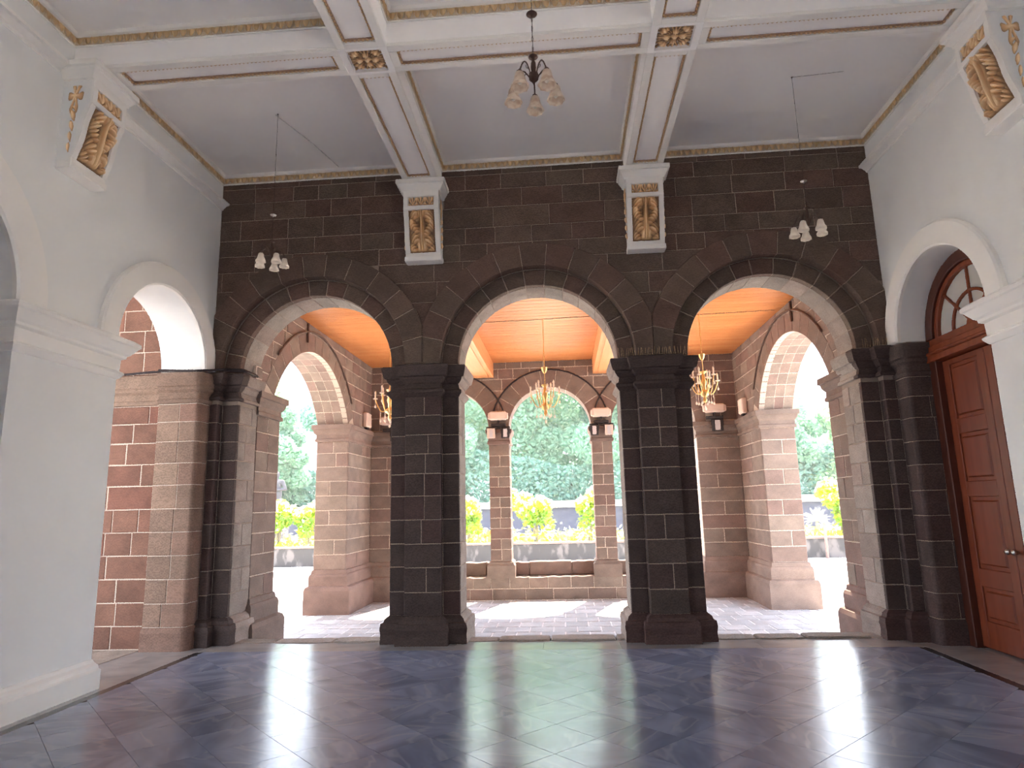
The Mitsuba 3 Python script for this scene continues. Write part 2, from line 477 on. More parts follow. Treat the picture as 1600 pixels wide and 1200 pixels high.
fl = struct('floor', 'polished dark blue-grey marble floor of diagonal tiles reflecting the arches')
put(fl, bx(-4.95, 4.6, -6.0, 8.12, -0.40, -0.006), 'joint_dark')
rng = random.Random(21)
XS0, XS1 = -4.12, 3.60       # inner edges of the black strips
YEND = 7.48
TS = 0.40
inner = sbox(XS0, 2.2, XS1, YEND)
tiles, far_tiles = [], []
h = TS / math.sqrt(2)
for i in range(-30, 31):
    for j in range(-6, 70):
        cx, cy = (i + (j % 2) * 0.5) * 2 * h + 0.16, j * h - 0.05
        sq = Polygon([(cx, cy - h + 0.0015), (cx + h - 0.0015, cy), (cx, cy + h - 0.0015), (cx - h + 0.0015, cy)])
        pc = sq.intersection(inner)
        for gq in polys(pc):
            if gq.area > 0.002 and cy > 2.2: tiles.append(gq)
for gq in sorted(tiles, key=lambda q: -q.centroid.y)[:]:
    m = slab(np.asarray(gq.exterior.coords)[:-1], '+z', 0.0, 0.012, 0.0008)
    if gq.centroid.y > 3.55 and COUNT.get('floor__tile', 0) < 299: block('tile', m, 'marble', fl)
    else: far_tiles.append(m)
uvs = np.vstack([tone_uv(m) for m in far_tiles])
near_floor = bx(XS0, XS1, -6, 2.2, -0.012, 0.0)
part('tile_field', join(far_tiles + [near_floor]), 'marble', fl, kind='stuff', uv=np.vstack([uvs, tone_uv(near_floor)]))
# black strips and the border slabs outside them
for x0, x1 in ((XS0 - 0.085, XS0), (XS1, XS1 + 0.085)):
    for k, y in enumerate(np.arange(-6, 7.44, 1.12)):
        part('black_strip', slab([(x0, y + 0.001), (x1, y + 0.001), (x1, min(y + 1.12, 7.565) - 0.001), (x0, min(y + 1.12, 7.565) - 0.001)], '+z', 0.0, 0.012, 0.0008), 'black_marble', fl)
for x0, x1 in ((-4.95, XS0 - 0.086), (XS1 + 0.086, 4.6)):
    xs = [x0, x0 + 0.30, x1] if x0 < 0 else [x0, x1 - 0.45, x1]
    for a, b in zip(xs[:-1], xs[1:]):
        y = -6.0
        while y < 7.70:
            w = min(rng.uniform(0.55, 0.95), 7.77 - y)
            if 7.77 - y - w < 0.2: w = 7.77 - y
            block('border_slab', slab([(a + 0.001, y + 0.001), (b - 0.001, y + 0.001), (b - 0.001, y + w - 0.001), (a + 0.001, y + w - 0.001)], '+z', 0.0, 0.012, 0.0008), 'border_marble', fl)
            y += w
x = XS0 - 0.085
while x < XS1 + 0.08:
    w = min(rng.uniform(0.7, 1.2), XS1 + 0.085 - x)
    block('border_slab', slab([(x + 0.001, 7.481), (x + w - 0.001, 7.481), (x + w - 0.001, 7.95), (x + 0.001, 7.95)], '+z', 0.0, 0.012, 0.0008), 'border_marble', fl)
    x += w
# the worn threshold stones under the arches
for ci in range(3):
    x0, x1 = CX[ci] - R0 - 0.02, CX[ci] + R0 + 0.02
    x = x0
    while x < x1 - 0.05:
        w = min(rng.uniform(0.45, 0.8), x1 - x)
        if x1 - x - w < 0.15: w = x1 - x
        a = []
        for s, yy in ((0, 7.93), (1, 8.17)):
            xs = np.linspace(x + 0.008, x + w - 0.008, 7)
            if s: xs = xs[::-1]
            e = np.sin(np.linspace(0, pi, 7)) ** 0.4
            off = (np.array([rng.uniform(-0.012, 0.012) for _ in xs]) - 0.02 * e) * (1 if s == 0 else -1)
            a += [(q, yy + o) for q, o in zip(xs, off)]
        v, f = slab(a, '+z', 0.014, 0.3, 0.014, rng.uniform(-0.008, 0.010))
        block('threshold_stone', (v, f), 'threshold', fl)
        x += w
part('step', bx(CX[0] - R0, CX[2] + R0, 8.1, 8.50, -0.40, -0.17, 0.01), 'threshold', fl)

pfl = struct('floor_porch', 'pale grey stone tile floor of the porch beyond the arches')
put(pfl, bx(PXL - 0.6, PXR + 0.6, 8.40, 13.66, -0.6, PF - 0.006), 'paving_joint')
rng = random.Random(5)
nx, ny = 24, 12
dx, dy = (PXR - PXL + 1.0) / nx, (13.62 - 8.62) / ny
for j in range(ny):
    for i in range(nx):
        x0, y0 = PXL - 0.5 + i * dx + (dx * 0.5 if j % 2 else 0), 8.62 + j * dy
        m = slab([(x0 + .011, y0 + .011), (x0 + dx - .011, y0 + .011), (x0 + dx - .011, y0 + dy - .011), (x0 + .011, y0 + dy - .011)], '+z', PF, 0.03, 0.004, rng.uniform(-0.002, 0.002))
        block('tile', m, 'paving', pfl)

# ------------------------------------------------------------------ the dark arcade wall
wf = struct('wall_front', 'dark brown-grey ashlar wall with pale joints above three arches')
holes = unary_union([half_disc(c, SPR, R2 + 0.004, SPR - 0.6, 60) for c in CX])
face = sbox(XL, SPR - 0.02, XR, ZC).difference(holes)
back_region = sbox(XL - 0.5, SPR - 0.03, XR + 0.7, ZC + 0.3).difference(unary_union([half_disc(c, SPR, R1 + 0.05, SPR - 0.6, 60) for c in CX]))
put(wf, extrude(back_region, '-y', -(WY + 0.35), -(WY + 0.007)), 'dark_mortar')
CBX = (-1.65, 1.115)
courses = [SPR - 0.02, 3.52, 3.80, 4.08, 4.345, 4.60, 4.82, 5.04, 5.315, 5.56, 5.765, 5.91]
region = face.difference(unary_union([sbox(c - 0.22, 4.60, c + 0.22, ZB) for c in CBX])).difference(unary_union([sbox(c - 0.2, ZB - 0.01, c + 0.2, ZC) for c in CBX]))
masonry(wf, region, '-y', -WY, courses, (0.34, 0.72), 'dark_stone', random.Random(3), gap=0.009)
# rear half of the wall, towards the porch
part('inner_leaf', extrude(sbox(XL - 0.5, SPR - 0.03, XR + 0.7, 5.2).difference(unary_union([half_disc(c, SPR, R1 + 0.02, SPR - 0.6, 60) for c in CX])), '-y', -BY, -(WY + 0.35)), 'tan_stone', wf, uv=None)

AL = ['left', 'middle', 'right']
NV = 13
for ci, c in enumerate(CX):
    t = thing('stone_arch', ['dark double-ring stone arch against the left white wall, below the small hanging lamp', 'dark double-ring stone arch between the two free pillars', 'dark double-ring stone arch next to the wall with the wooden door'][ci], 'arch', 'arches of the dark stone wall')
    rng = random.Random(40 + ci)
    lim = sbox(max(XL, PX[ci] + 0.003), SPR, min(XR, PX[ci + 1] - 0.003), 6)
    cuts = np.linspace(0, pi, NV + 1) + np.array([0] + [rng.uniform(-0.02, 0.02) for _ in range(NV - 1)] + [0])
    for k in range(NV):
        a0, a1 = cuts[k], cuts[k + 1]
        for (ra, rb, at, th, proud, cc) in ((R1, R2, -WY, 0.13, 0.035, 0.006), (R0, R1 - 0.002, -SY, 0.10, 0.0, 0.008)):
            gpa, gpb = 0.005 / ra, 0.005 / rb
            q = np.vstack([arc(c, SPR, ra, a0 + gpa, a1 - gpa, 5)[::-1], arc(c, SPR, rb, a0 + gpb, a1 - gpb, 5)])
            g = Polygon(q).intersection(lim)
            for gg in polys(g):
                if gg.area > 0.004: block('voussoir' if ra == R1 else 'inner_voussoir', slab(np.asarray(gg.exterior.coords)[:-1], '-y', at, th, cc, proud), 'dark_stone', t)
        q = np.vstack([arc(c, SPR, R0 - 0.002, a0 + 0.005, a1 - 0.005, 6)[::-1], arc(c, SPR, R1, a0 + 0.004, a1 - 0.004, 6)])
        block('soffit_stone', slab(q, '-y', -(SY + 0.101), BY - SY - 0.101, 0.002), 'tan_stone', t)
    part('joint_bed', extrude(Polygon(ring_polygon(c, SPR, R1 + 0.006, R2 - 0.012, 0.0, pi, 48)).intersection(lim), '-y', -(WY + 0.09), -(WY - 0.028)), 'dark_mortar', t)
    put(t, extrude(Polygon(ring_polygon(c, SPR, R0 + 0.004, R1 + 0.06, 0.0, pi, 40)).intersection(sbox(XL - 0.3, SPR, XR + 0.3, 6)), '-y', -(BY - 0.004), -(SY + 0.006)), 'dark_mortar')

PIL_CAP = [(0.0, CAP0 - 0.01), (0.045, CAP0 + 0.045), (0.045, CAP0 + 0.075), (0.012, CAP0 + 0.10), (0.0, CAP0 + 0.16), (0.012, CAP0 + 0.165), (0.05, CAP0 + 0.215), (0.05, CAP0 + 0.235), (0.078, CAP0 + 0.245), (0.105, CAP0 + 0.345), (0.105, CAP1 - 0.012), (0.09, CAP1), (0.0, CAP1 + 0.012)]
PIL_BASE = [(0.0, -0.30), (0.082, -0.30), (0.088, 0.02), (0.082, 0.10), (0.092, 0.17), (0.082, 0.225), (0.055, 0.235), (0.045, 0.27), (0.012, 0.298), (0.0, 0.306)]
PCOURSES = [0.302, 0.574, 0.854, 1.123, 1.403, 1.68, 1.944, 2.181, 2.413, 2.648, CAP0 + 0.0]


def split_courses(cs, k):
    return cs


def clean_plan(p):
    return [tuple(q) for q in p]


pil_label = ['dark stone pillar with stepped sides, left of the middle arch', 'dark stone pillar with stepped sides, right of the middle arch']
for i in (1, 2):
    c = PX[i]
    t = thing('stone_pillar', pil_label[i - 1], 'pillar', 'dark stone pillars of the arcade')
    rng = random.Random(60 + i)
    plan = [(c - W1, WY), (c + W1, WY), (c + W1, SY), (c + W2, SY), (c + W2, BY), (c - W2, BY), (c - W2, SY), (c - W1, SY)]
    put(t, moulding([(c - W1 + .006, WY + .006), (c + W1 - .006, WY + .006), (c + W1 - .006, SY + .006), (c + W2 - .006, SY + .006), (c + W2 - .006, BY - .006), (c - W2 + .006, BY - .006), (c - W2 + .006, SY + .006), (c - W1 + .006, SY + .006)], [(0, -0.3), (0, CAP1)]), 'dark_mortar')
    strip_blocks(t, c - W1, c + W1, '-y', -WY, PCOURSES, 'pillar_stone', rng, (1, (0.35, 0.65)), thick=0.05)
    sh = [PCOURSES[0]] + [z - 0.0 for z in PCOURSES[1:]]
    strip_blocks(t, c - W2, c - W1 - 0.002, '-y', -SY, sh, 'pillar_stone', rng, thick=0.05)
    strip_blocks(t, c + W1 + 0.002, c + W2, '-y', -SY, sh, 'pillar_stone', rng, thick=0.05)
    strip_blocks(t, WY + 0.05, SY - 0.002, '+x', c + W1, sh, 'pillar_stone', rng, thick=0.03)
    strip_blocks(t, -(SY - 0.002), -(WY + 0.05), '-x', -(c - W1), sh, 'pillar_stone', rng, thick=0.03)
    strip_blocks(t, SY + 0.052, BY, '+x', c + W2, sh, 'tan_stone', rng, (1, (0.4, 0.6)), thick=0.05)
    strip_blocks(t, -BY, -(SY + 0.052), '-x', -(c - W2), sh, 'tan_stone', rng, (1, (0.4, 0.6)), thick=0.05)
    strip_blocks(t, -(c + W2), -(c - W2), '+y', BY, sh, 'tan_stone', rng, (1, (0.3, 0.7)), thick=0.05)
    cap_front = [(c - W1, WY), (c + W1, WY), (c + W1, SY), (c + W2, SY), (c + W2, SY + 0.10), (c - W2, SY + 0.10), (c - W2, SY), (c - W1, SY)]
    cap_back = [(c - W2, SY + 0.10), (c + W2, SY + 0.10), (c + W2, BY), (c - W2, BY)]

    def half(prof, back):   # the capital and the base: dark in front, lighter stone behind
        pl = plan
        v, f = moulding(pl, prof)
        ctr = v[f].mean(1)
        m = (ctr[:, 1] > SY + 0.06) & (np.abs(ctr[:, 0] - c) > W2 - 0.06)
        nz = np.cross(v[f[:, 1]] - v[f[:, 0]], v[f[:, 2]] - v[f[:, 0]])
        nz = np.abs(nz[:, 0]) > 1e-9
        sel = (m & nz) | (ctr[:, 1] > BY - 0.02)
        return v, f[sel if back else ~sel]
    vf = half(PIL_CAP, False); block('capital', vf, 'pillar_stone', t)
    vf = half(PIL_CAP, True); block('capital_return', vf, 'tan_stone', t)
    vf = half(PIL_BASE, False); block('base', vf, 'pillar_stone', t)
    vf = half(PIL_BASE, True); block('base_return', vf, 'tan_stone', t)

for i, sgn in ((0, 1), (3, -1)):
    c = PX[i]
    wall_x = XL if i == 0 else XR
    t = thing('stone_respond', ['dark stepped half pillar in the corner by the left white wall', 'dark stepped half pillar in the corner by the wooden door'][0 if i == 0 else 1], 'half pillar')
    rng = random.Random(80 + i)
    xa, xb = c + sgn * W1, c + sgn * W2     # pilaster edge, jamb
    xo = wall_x - sgn * 0.45
    plan = [(xo, WY), (xa, WY), (xa, SY), (xb, SY), (xb, BY), (xo, BY)]
    core = [(xo, WY + .006), (xa - sgn * .006, WY + .006), (xa - sgn * .006, SY + .006), (xb - sgn * .006, SY + .006), (xb - sgn * .006, BY), (xo, BY)]
    if sgn < 0: plan, core = plan[::-1], core[::-1]
    put(t, moulding(core, [(0, -0.38), (0, CAP1)]), 'dark_mortar')
    lo, hi = min(wall_x, xa), max(wall_x, xa)
    sh = PCOURSES
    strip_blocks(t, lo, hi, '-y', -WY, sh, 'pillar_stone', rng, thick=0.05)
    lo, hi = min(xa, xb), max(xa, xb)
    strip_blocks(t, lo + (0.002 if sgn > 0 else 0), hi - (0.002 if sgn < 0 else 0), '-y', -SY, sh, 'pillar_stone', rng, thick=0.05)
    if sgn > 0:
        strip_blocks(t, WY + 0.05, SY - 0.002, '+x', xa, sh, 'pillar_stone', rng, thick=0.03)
        strip_blocks(t, SY + 0.052, BY, '+x', xb, sh, 'tan_stone', rng, (1, (0.3, 0.7)), thick=0.05)
    else:
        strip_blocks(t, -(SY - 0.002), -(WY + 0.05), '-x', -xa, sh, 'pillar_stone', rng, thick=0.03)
        strip_blocks(t, -BY, -(SY + 0.052), '-x', -xb, sh, 'tan_stone', rng, (1, (0.3, 0.7)), thick=0.05)
    for nm, prof in (('capital', PIL_CAP), ('base', PIL_BASE)):
        pth = [(wall_x, WY), (xa, WY), (xa, SY), (xb, SY), (xb, SY + 0.06)]
        pth2 = [(xb, SY + 0.06), (xb, BY)]
        if nm == 'capital': prof = prof[1:-1]; prof = [(0.0, prof[0][1])] + prof + [(0.0, prof[-1][1])]
        if sgn < 0: pth, pth2 = pth[::-1], pth2[::-1]
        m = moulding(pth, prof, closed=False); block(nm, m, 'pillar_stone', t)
        m = moulding(pth2, prof, closed=False); block(nm + '_return', m, 'tan_stone', t)


# ------------------------------------------------------------------ left and right plaster walls
A1Y, A1R, A1O = 6.74, 0.79, 1.04
A2Y, A2R, A2O = 3.72, 1.0, 1.32
WSPR = 3.26
WALL_T = 0.52


def side_wall(side):
    left = side == 'left'
    face = '+x' if left else '-x'
    s = 1 if left else -1            # u = s * Y
    at = XL if left else -XR
    k = struct('wall_' + side, 'cream white plaster wall on the ' + side + (' with two round arches' if left else ' with the wooden door in an arch'))
    body = Polygon([(-6, 0), (WY, 0), (WY, 6.3), (-6, 6.3)])
    op = unary_union([half_disc(A1Y, WSPR, A1R, 0, 48), half_disc(A2Y, WSPR, A2R, 0, 48), half_disc(-0.2, WSPR, A2R, 0, 32), sbox(A2Y + A2R - 0.01, -0.1, A1Y - A1R + 0.01, WSPR + 0.001), sbox(-0.2 + A2R - 0.01, -0.1, A2Y - A2R + 0.01, WSPR + 0.001), sbox(A1Y + A1R - 0.01, 0, WY + 0.05, WSPR + 0.005)])
    body = body.difference(op)
    if s < 0: body = shapely.affinity.scale(body, -1, 1, origin=(0, 0))
    put(k, extrude(body, face, at - WALL_T, at), 'plaster')
    # raised bands round the arches
    for (cy, ra, rb) in ((A1Y, A1R + 0.001, A1O), (A2Y, A2R + 0.001, A2O)):
        q = ring_polygon(cy, WSPR, ra, rb, 0, pi, 44) * [s, 1]
        g = Polygon(ccw(q)).intersection(sbox(*sorted((s * -3, s * (WY - 0.001)))[:1], WSPR, sorted((s * -3, s * (WY - 0.001)))[1], 6))
        part('arch_band', slab(np.asarray(polys(g)[0].exterior.coords)[:-1], face, at, 0.10, 0.018, 0.055), 'trim_white', k)
    # piers with capital and base
    for (y0, y1) in ((A2Y + A2R, A1Y - A1R), (-0.2 + A2R, A2Y - A2R)):
        xin = XL + 0.055 if left else XR - 0.055
        xout = XL - WALL_T + 0.02 if left else XR + WALL_T - 0.02
        pl = [(xout, y0), (xin, y0), (xin, y1), (xout, y1)] if left else [(xout, y1), (xin, y1), (xin, y0), (xout, y0)]
        p_ = thing('white_pier', 'white plaster pier with a moulded capital at the ' + side + ' edge of the picture' if y0 > 3 else 'white plaster pier of the ' + side + ' wall, behind the camera', 'pier') if y0 > 3 else None
        par = p_ or k
        shaft = moulding(pl, [(0, 0), (0, WSPR)])
        if p_: put(p_, shaft, 'plaster')
        else: part('pier', shaft, 'plaster', k)
        part('capital', moulding(pl, [(0.0, 2.85), (0.012, 2.855), (0.045, 2.90), (0.045, 2.915), (0.015, 2.935), (0.02, 3.045), (0.05, 3.06), (0.055, 3.085), (0.075, 3.10), (0.125, 3.17), (0.14, 3.18), (0.14, 3.215), (0.10, 3.245), (0.0, WSPR + 0.002)]), 'trim_white', par)
        part('base', moulding(pl, [(0.0, 0.0), (0.058, 0.0), (0.058, 0.165), (0.045, 0.18), (0.04, 0.21), (0.018, 0.235), (0.008, 0.26), (0.0, 0.265)]), 'trim_white', par)
    # cornice
    prof = [(0.0, 5.475), (0.02, 5.48), (0.028, 5.50), (0.075, 5.535), (0.10, 5.54), (0.10, 5.57), (0.03, 5.577), (0.0, 5.58)]
    x = XL if left else XR
    for (y0, y1) in ((-6, 4.92), (5.52, WY)):
        pth = [(x, y0), (x, y1)] if left else [(x, y1), (x, y0)]
        part('cornice', moulding(pth, prof, closed=False), 'trim_white', k)
    return k


# left: to the right of an upward path (+y) is +x, as the mouldings need
wl = side_wall('left')
wr = side_wall('right')

# the stone jamb piers at the far side of the first side arches
for sgn in (1, -1):
    rng = random.Random(100 + sgn)
    left = sgn > 0
    xw = XL if left else XR
    xo = xw - sgn * 0.52
    yj = A1Y + A1R            # 7.53
    t = thing('stone_jamb_pier', 'brown stone pier under the left white arch, stained pale joints' if left else 'black-brown stone pier between the wooden door and the corner half pillar', 'pier')
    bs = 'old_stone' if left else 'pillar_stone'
    # rounded corner towards the room
    rr = 0.055
    cor = [(xw - sgn * rr + sgn * rr * math.sin(a), yj + rr - rr * math.cos(a)) for a in np.linspace(0, pi / 2, 6)]
    plan = [(xo, yj)] + cor + [(xw, WY + 0.01), (xo, WY + 0.01)]
    core = [(x - sgn * 0.0, y) for x, y in plan]
    cc = [(xo, yj + .006)] + [(x - sgn * .006, y + .006) for x, y in cor] + [(xw - sgn * .006, WY + 0.01), (xo, WY + 0.01)]
    if not left: plan, cc = plan[::-1], cc[::-1]
    put(t, moulding(cc, [(0, -0.01), (0, WSPR)]), 'pale_mortar' if left else 'dark_mortar')
    zs = [0.0, 0.26, 0.52, 0.79, 1.06, 1.33, 1.60, 1.88, 2.14, 2.40, 2.64, 2.86]
    for k in range(len(zs) - 1):
        z0, z1 = zs[k] + 0.005, zs[k + 1] - 0.005
        # corner stone that turns round the edge
        xs = xw - sgn * rng.uniform(0.20, 0.30)
        cp = [(xs, yj)] + cor + [(xw, WY - 0.001), (xw - sgn * 0.04, WY - 0.001), (xw - sgn * 0.04, yj + 0.06), (xs, yj + 0.06)]
        if not left: cp = cp[::-1]
        block('stone', moulding(cp, [(-0.003, z0), (0, z0 + 0.004), (0, z1 - 0.004), (-0.003, z1)]), bs, t)
        u0, u1 = sorted((xo, xs - sgn * 0.009))
        block('stone', slab([(u0, z0), (u1, z0), (u1, z1), (u0, z1)], '-y', -yj, 0.06, 0.006, rng.uniform(-.003, .003)), bs, t)
    pth = [(xo, yj)] + cor + [(xw, WY)]
    if not left: pth = pth[::-1]
    m = moulding(pth, [(0, 2.865), (0.02, 2.87), (0.03, 2.91), (0.012, 2.925), (0.012, 3.0), (0.04, 3.03), (0.045, 3.06), (0.065, 3.08), (0.075, 3.16), (0.07, 3.235), (0.0, 3.25)], closed=False)
    block('capital', m, bs, t)
    block('base', moulding(pth, [(0.0, 0.0), (0.03, 0.0), (0.03, 0.20), (0.015, 0.25), (0.0, 0.256)], closed=False), bs, t)

# terrace wall outside the left arch
wt = struct('wall_terrace', 'pinkish stone wall of the terrace seen through the left white arch')
put(wt, bx(-10.5, XL - 0.52, 7.636, 8.1, -0.36, 5.0), 'pale_mortar')
masonry(wt, sbox(-8.2, 0.0, XL - 0.522, 4.6), '-y', -7.63, [0, .26, .52, .79, 1.06, 1.33, 1.60, 1.88, 2.14, 2.40, 2.64, 2.86, 3.10, 3.27, 3.55, 3.83, 4.1, 4.35, 4.6], (0.32, 0.55), 'terrace_stone', random.Random(9), gap=0.011)
block('string_course', moulding([(-8.2, 7.63), (XL - 0.52, 7.63)], [(0, 2.865), (0.02, 2.87), (0.03, 2.91), (0.012, 2.925), (0.012, 3.0), (0.035, 3.03), (0.045, 3.06), (0.06, 3.08), (0.06, 3.235), (0.0, 3.25)], closed=False), 'old_stone', wt)
put(struct('ceiling_terrace', 'added unseen roof on posts that shades the terrace left of the hall'), join([bx(-13.0, XL - 0.52, -1.0, 8.1, 5.0, 5.25), bx(-13, -12.6, -1, -0.6, -0.36, 5.0), bx(-13, -12.6, 3.4, 3.8, -0.36, 5.0)]), 'plaster')  # roof and posts added out of view to darken the terrace and arch soffit
tf = struct('floor_terrace', 'tan stone terrace floor outside the left white arch')
put(tf, bx(-10.5, -4.96, 1.5, 7.64, -0.36, -0.008), 'paving_joint')
rng = random.Random(15)
for i in range(6):
    for j in range(6):
        x0, y0 = -7.75 + i * 0.465, 4.85 + j * 0.462
        block('slab', slab([(x0 + .005, y0 + .005), (x0 + .46, y0 + .005), (x0 + .46, y0 + .457), (x0 + .005, y0 + .457)], '+z', 0.0, 0.02, 0.003), 'tan_stone', tf)

# rear of the hall, behind the camera
wb = struct('wall_back', 'plain plaster wall behind the camera')
body = sbox(XL - 0.5, 0, XR + 0.5, 6.3)
put(wb, extrude(body, '-y', 6.0, 6.4), 'plaster')

# ------------------------------------------------------------------ ceiling
ce = struct('ceiling', 'cream coffered ceiling with beams and gold mouldings')
put(ce, bx(XL - 0.55, XR + 0.55, -6.4, BY, ZC, ZC + 0.35), 'ceiling_paint')
BEAM_W = 0.223
XB = (-1.66, 1.13)
CY0, CY1 = 5.08, 5.43        # cross beam
CYN = 0.6                    # another one behind the camera's view


def beads(p0, p1, r, step, squash=1.0):
    p0, p1 = np.array(p0, float), np.array(p1, float)
    n = max(2, int(np.linalg.norm(p1 - p0) / step))
    d = (p1 - p0) / np.linalg.norm(p1 - p0)
    o = np.array([[1, 0, 0], [0, 1, 0], [0, 0, 1], [-1, 0, 0], [0, -1, 0], [0, 0, -1.0]])
    f = np.array([[0, 1, 2], [1, 3, 2], [3, 4, 2], [4, 0, 2], [1, 0, 5], [3, 1, 5], [4, 3, 5], [0, 4, 5]])
    sc = np.where(np.abs(d) > 0.5, step * 0.40, r)
    return join([(o * sc + p0 + (p1 - p0) * (i + 0.5) / n, f) for i in range(n)])


def beam(x0, x1, y0, y1, ends):
    """A ceiling beam along its longer side, its soffit a sunk panel edged with a bead."""
    b = part('beam', bx(x0, x1, y0, y1, ZB + 0.035, ZC), 'ceiling_paint', ce)
    along_y = (y1 - y0) > (x1 - x0)
    e = 0.075
    a0, a1 = ends
    r = [bx(x0, x0 + e, y0, y1, ZB, ZB + 0.036, 0.004), bx(x1 - e, x1, y0, y1, ZB, ZB + 0.036, 0.004), bx(x0 + e, x1 - e, y0, y0 + a0, ZB, ZB + 0.036, 0.004), bx(x0 + e, x1 - e, y1 - a1, y1, ZB, ZB + 0.036, 0.004)] if along_y else \
        [bx(x0, x1, y0, y0 + e, ZB, ZB + 0.036, 0.004), bx(x0, x1, y1 - e, y1, ZB, ZB + 0.036, 0.004), bx(x0, x0 + a0, y0 + e, y1 - e, ZB, ZB + 0.036, 0.004), bx(x1 - a1, x1, y0 + e, y1 - e, ZB, ZB + 0.036, 0.004)]
    part('soffit_frame', join(r), 'trim_white', b)
    if along_y: X0, X1, Y0, Y1 = x0 + e + .012, x1 - e - .012, y0 + a0 + .012, y1 - a1 - .012
    else: X0, X1, Y0, Y1 = x0 + a0 + .012, x1 - a1 - .012, y0 + e + .012, y1 - e - .012
    z = ZB + 0.016
    for p, q in (((X0, Y0), (X1, Y0)), ((X0, Y1), (X1, Y1)), ((X0, Y0), (X0, Y1)), ((X1, Y0), (X1, Y1))):
        strip = bx(min(p[0], q[0]) - .010, max(p[0], q[0]) + .010, min(p[1], q[1]) - .010, max(p[1], q[1]) + .010, z + 0.004, z + 0.02)
        part('bead_fillet', strip, 'bead_brown', b)
        part('bead_moulding', beads((*p, z), (*q, z), 0.014, 0.038), 'dull_gold', b, kind='stuff')
    return b


for xb in XB:
    beam(xb - BEAM_W, xb + BEAM_W, CY1, 7.77, (0.06, 0.34))
    beam(xb - BEAM_W, xb + BEAM_W, CYN, CY0, (0.06, 0.07))
    part('beam_crossing', join([bx(xb - BEAM_W, xb + BEAM_W, CY0, CY1, ZB + 0.03, ZC), bx(xb - BEAM_W, xb - BEAM_W + .06, CY0, CY1, ZB, ZB + .032), bx(xb + BEAM_W - .06, xb + BEAM_W, CY0, CY1, ZB, ZB + .032), bx(xb - BEAM_W + .06, xb + BEAM_W - .06, CY0, CY0 + .03, ZB, ZB + .032), bx(xb - BEAM_W + .06, xb + BEAM_W - .06, CY1 - .03, CY1, ZB, ZB + .032)]), 'ceiling_paint', ce)
for x0, x1 in ((XL, XB[0] - BEAM_W), (XB[0] + BEAM_W, XB[1] - BEAM_W), (XB[1] + BEAM_W, XR)):
    beam(x0, x1, CY0, CY1, (0.40 if x0 == XL else 0.07, 0.40 if x1 == XR else 0.07))
    beam(x0, x1, CYN - 0.35, CYN, (0.07, 0.07))


def eggs(p0, p1, nrm, z0, z1):
    """Egg and dart: half discs in a row on a strip; nrm points into the room."""
    p0, p1, nrm = (np.array(v, float) for v in (p0, p1, nrm))
    L = np.linalg.norm(p1 - p0)
    d = (p1 - p0) / L
    n = max(2, int(L / 0.075))
    st = L / n
    hh = (z1 - z0)
    out = []
    a = np.linspace(pi, 2 * pi, 6)
    for i in range(n):
        cpt = p0 + d * (i + 0.5) * st
        ring = [np.append(cpt + d * (0.40 * st * math.cos(t)) + nrm * 0.004, z1 - 0.01 + 0.85 * hh * math.sin(t)) for t in a]
        top = np.append(cpt + nrm * 0.022, z0 + 0.62 * hh)
        V = np.array(ring + [top])
        f = [(k, k + 1, 6) for k in range(5)] + [(5, 0, 6)]
        out.append((V, np.array(f)))
        b0, b1 = cpt + d * (0.5 * st - 0.008), cpt + d * (0.5 * st + 0.008)
        V = np.array([np.append(b0, z1), np.append(b1, z1), np.append((b0 + b1) / 2, z0), np.append((b0 + b1) / 2 + nrm * 0.014, z1 - 0.02)])
        out.append((V, np.array([(0, 1, 3), (1, 2, 3), (2, 0, 3)])))
    return join(out)


G0, G1 = 5.845, 5.925
for x0, x1 in ((XL, XB[0] - BEAM_W), (XB[0] + BEAM_W, XB[1] - BEAM_W), (XB[1] + BEAM_W, XR)):
    for y0, y1 in ((CY1, WY), (CYN, CY0)):
        loop = [(x0, y0), (x1, y0), (x1, y1), (x0, y1)]
        pl = loop[::-1]       # clockwise: the right-hand side is the inside
        part('cove', moulding(pl, [(0, G0 - 0.012), (0.012, G0 - 0.012), (0.014, G0), (0.020, G1), (0.04, G1 + 0.008), (0.055, ZC), (0, ZC)], cap=False), 'trim_white', ce)
        part('gold_band', moulding(pl, [(0.01, G0 + 0.002), (0.0215, G0 + 0.002), (0.0235, G1 - 0.002), (0.01, G1 - 0.002)], cap=False), 'gold_wash', ce)
        for k in range(4):
            p, q = np.array(loop[k], float), np.array(loop[(k + 1) % 4], float)
            dd = (q - p) / np.linalg.norm(q - p)
            nn = np.array([-dd[1], dd[0]])
            part('egg_moulding', eggs(p + nn * 0.022 + dd * 0.02, q + nn * 0.022 - dd * 0.02, nn, G0, G1), 'dull_gold', ce, kind='stuff')


# gold leaf squares on the crossings
def rosette(u, v):
    y = 2 * v - 1
    r = np.sqrt(u * u + y * y); th = np.arctan2(y, u)
    h = 0.30 * np.exp(-(r / 0.22) ** 2) * 2 + 0.55 * np.clip(np.cos(4 * th), 0, 1) ** 0.6 * np.exp(-((r - 0.5) / 0.28) ** 2) + 0.5 * np.clip(np.cos(4 * th + pi), 0, 1) * np.exp(-((r - 0.85) / 0.25) ** 2)
    h += 0.16 * np.cos(24 * th) * (r > 0.3) + 0.12 * np.cos(14 * r)
    return 0.055 * np.clip(h, 0, 1.2)


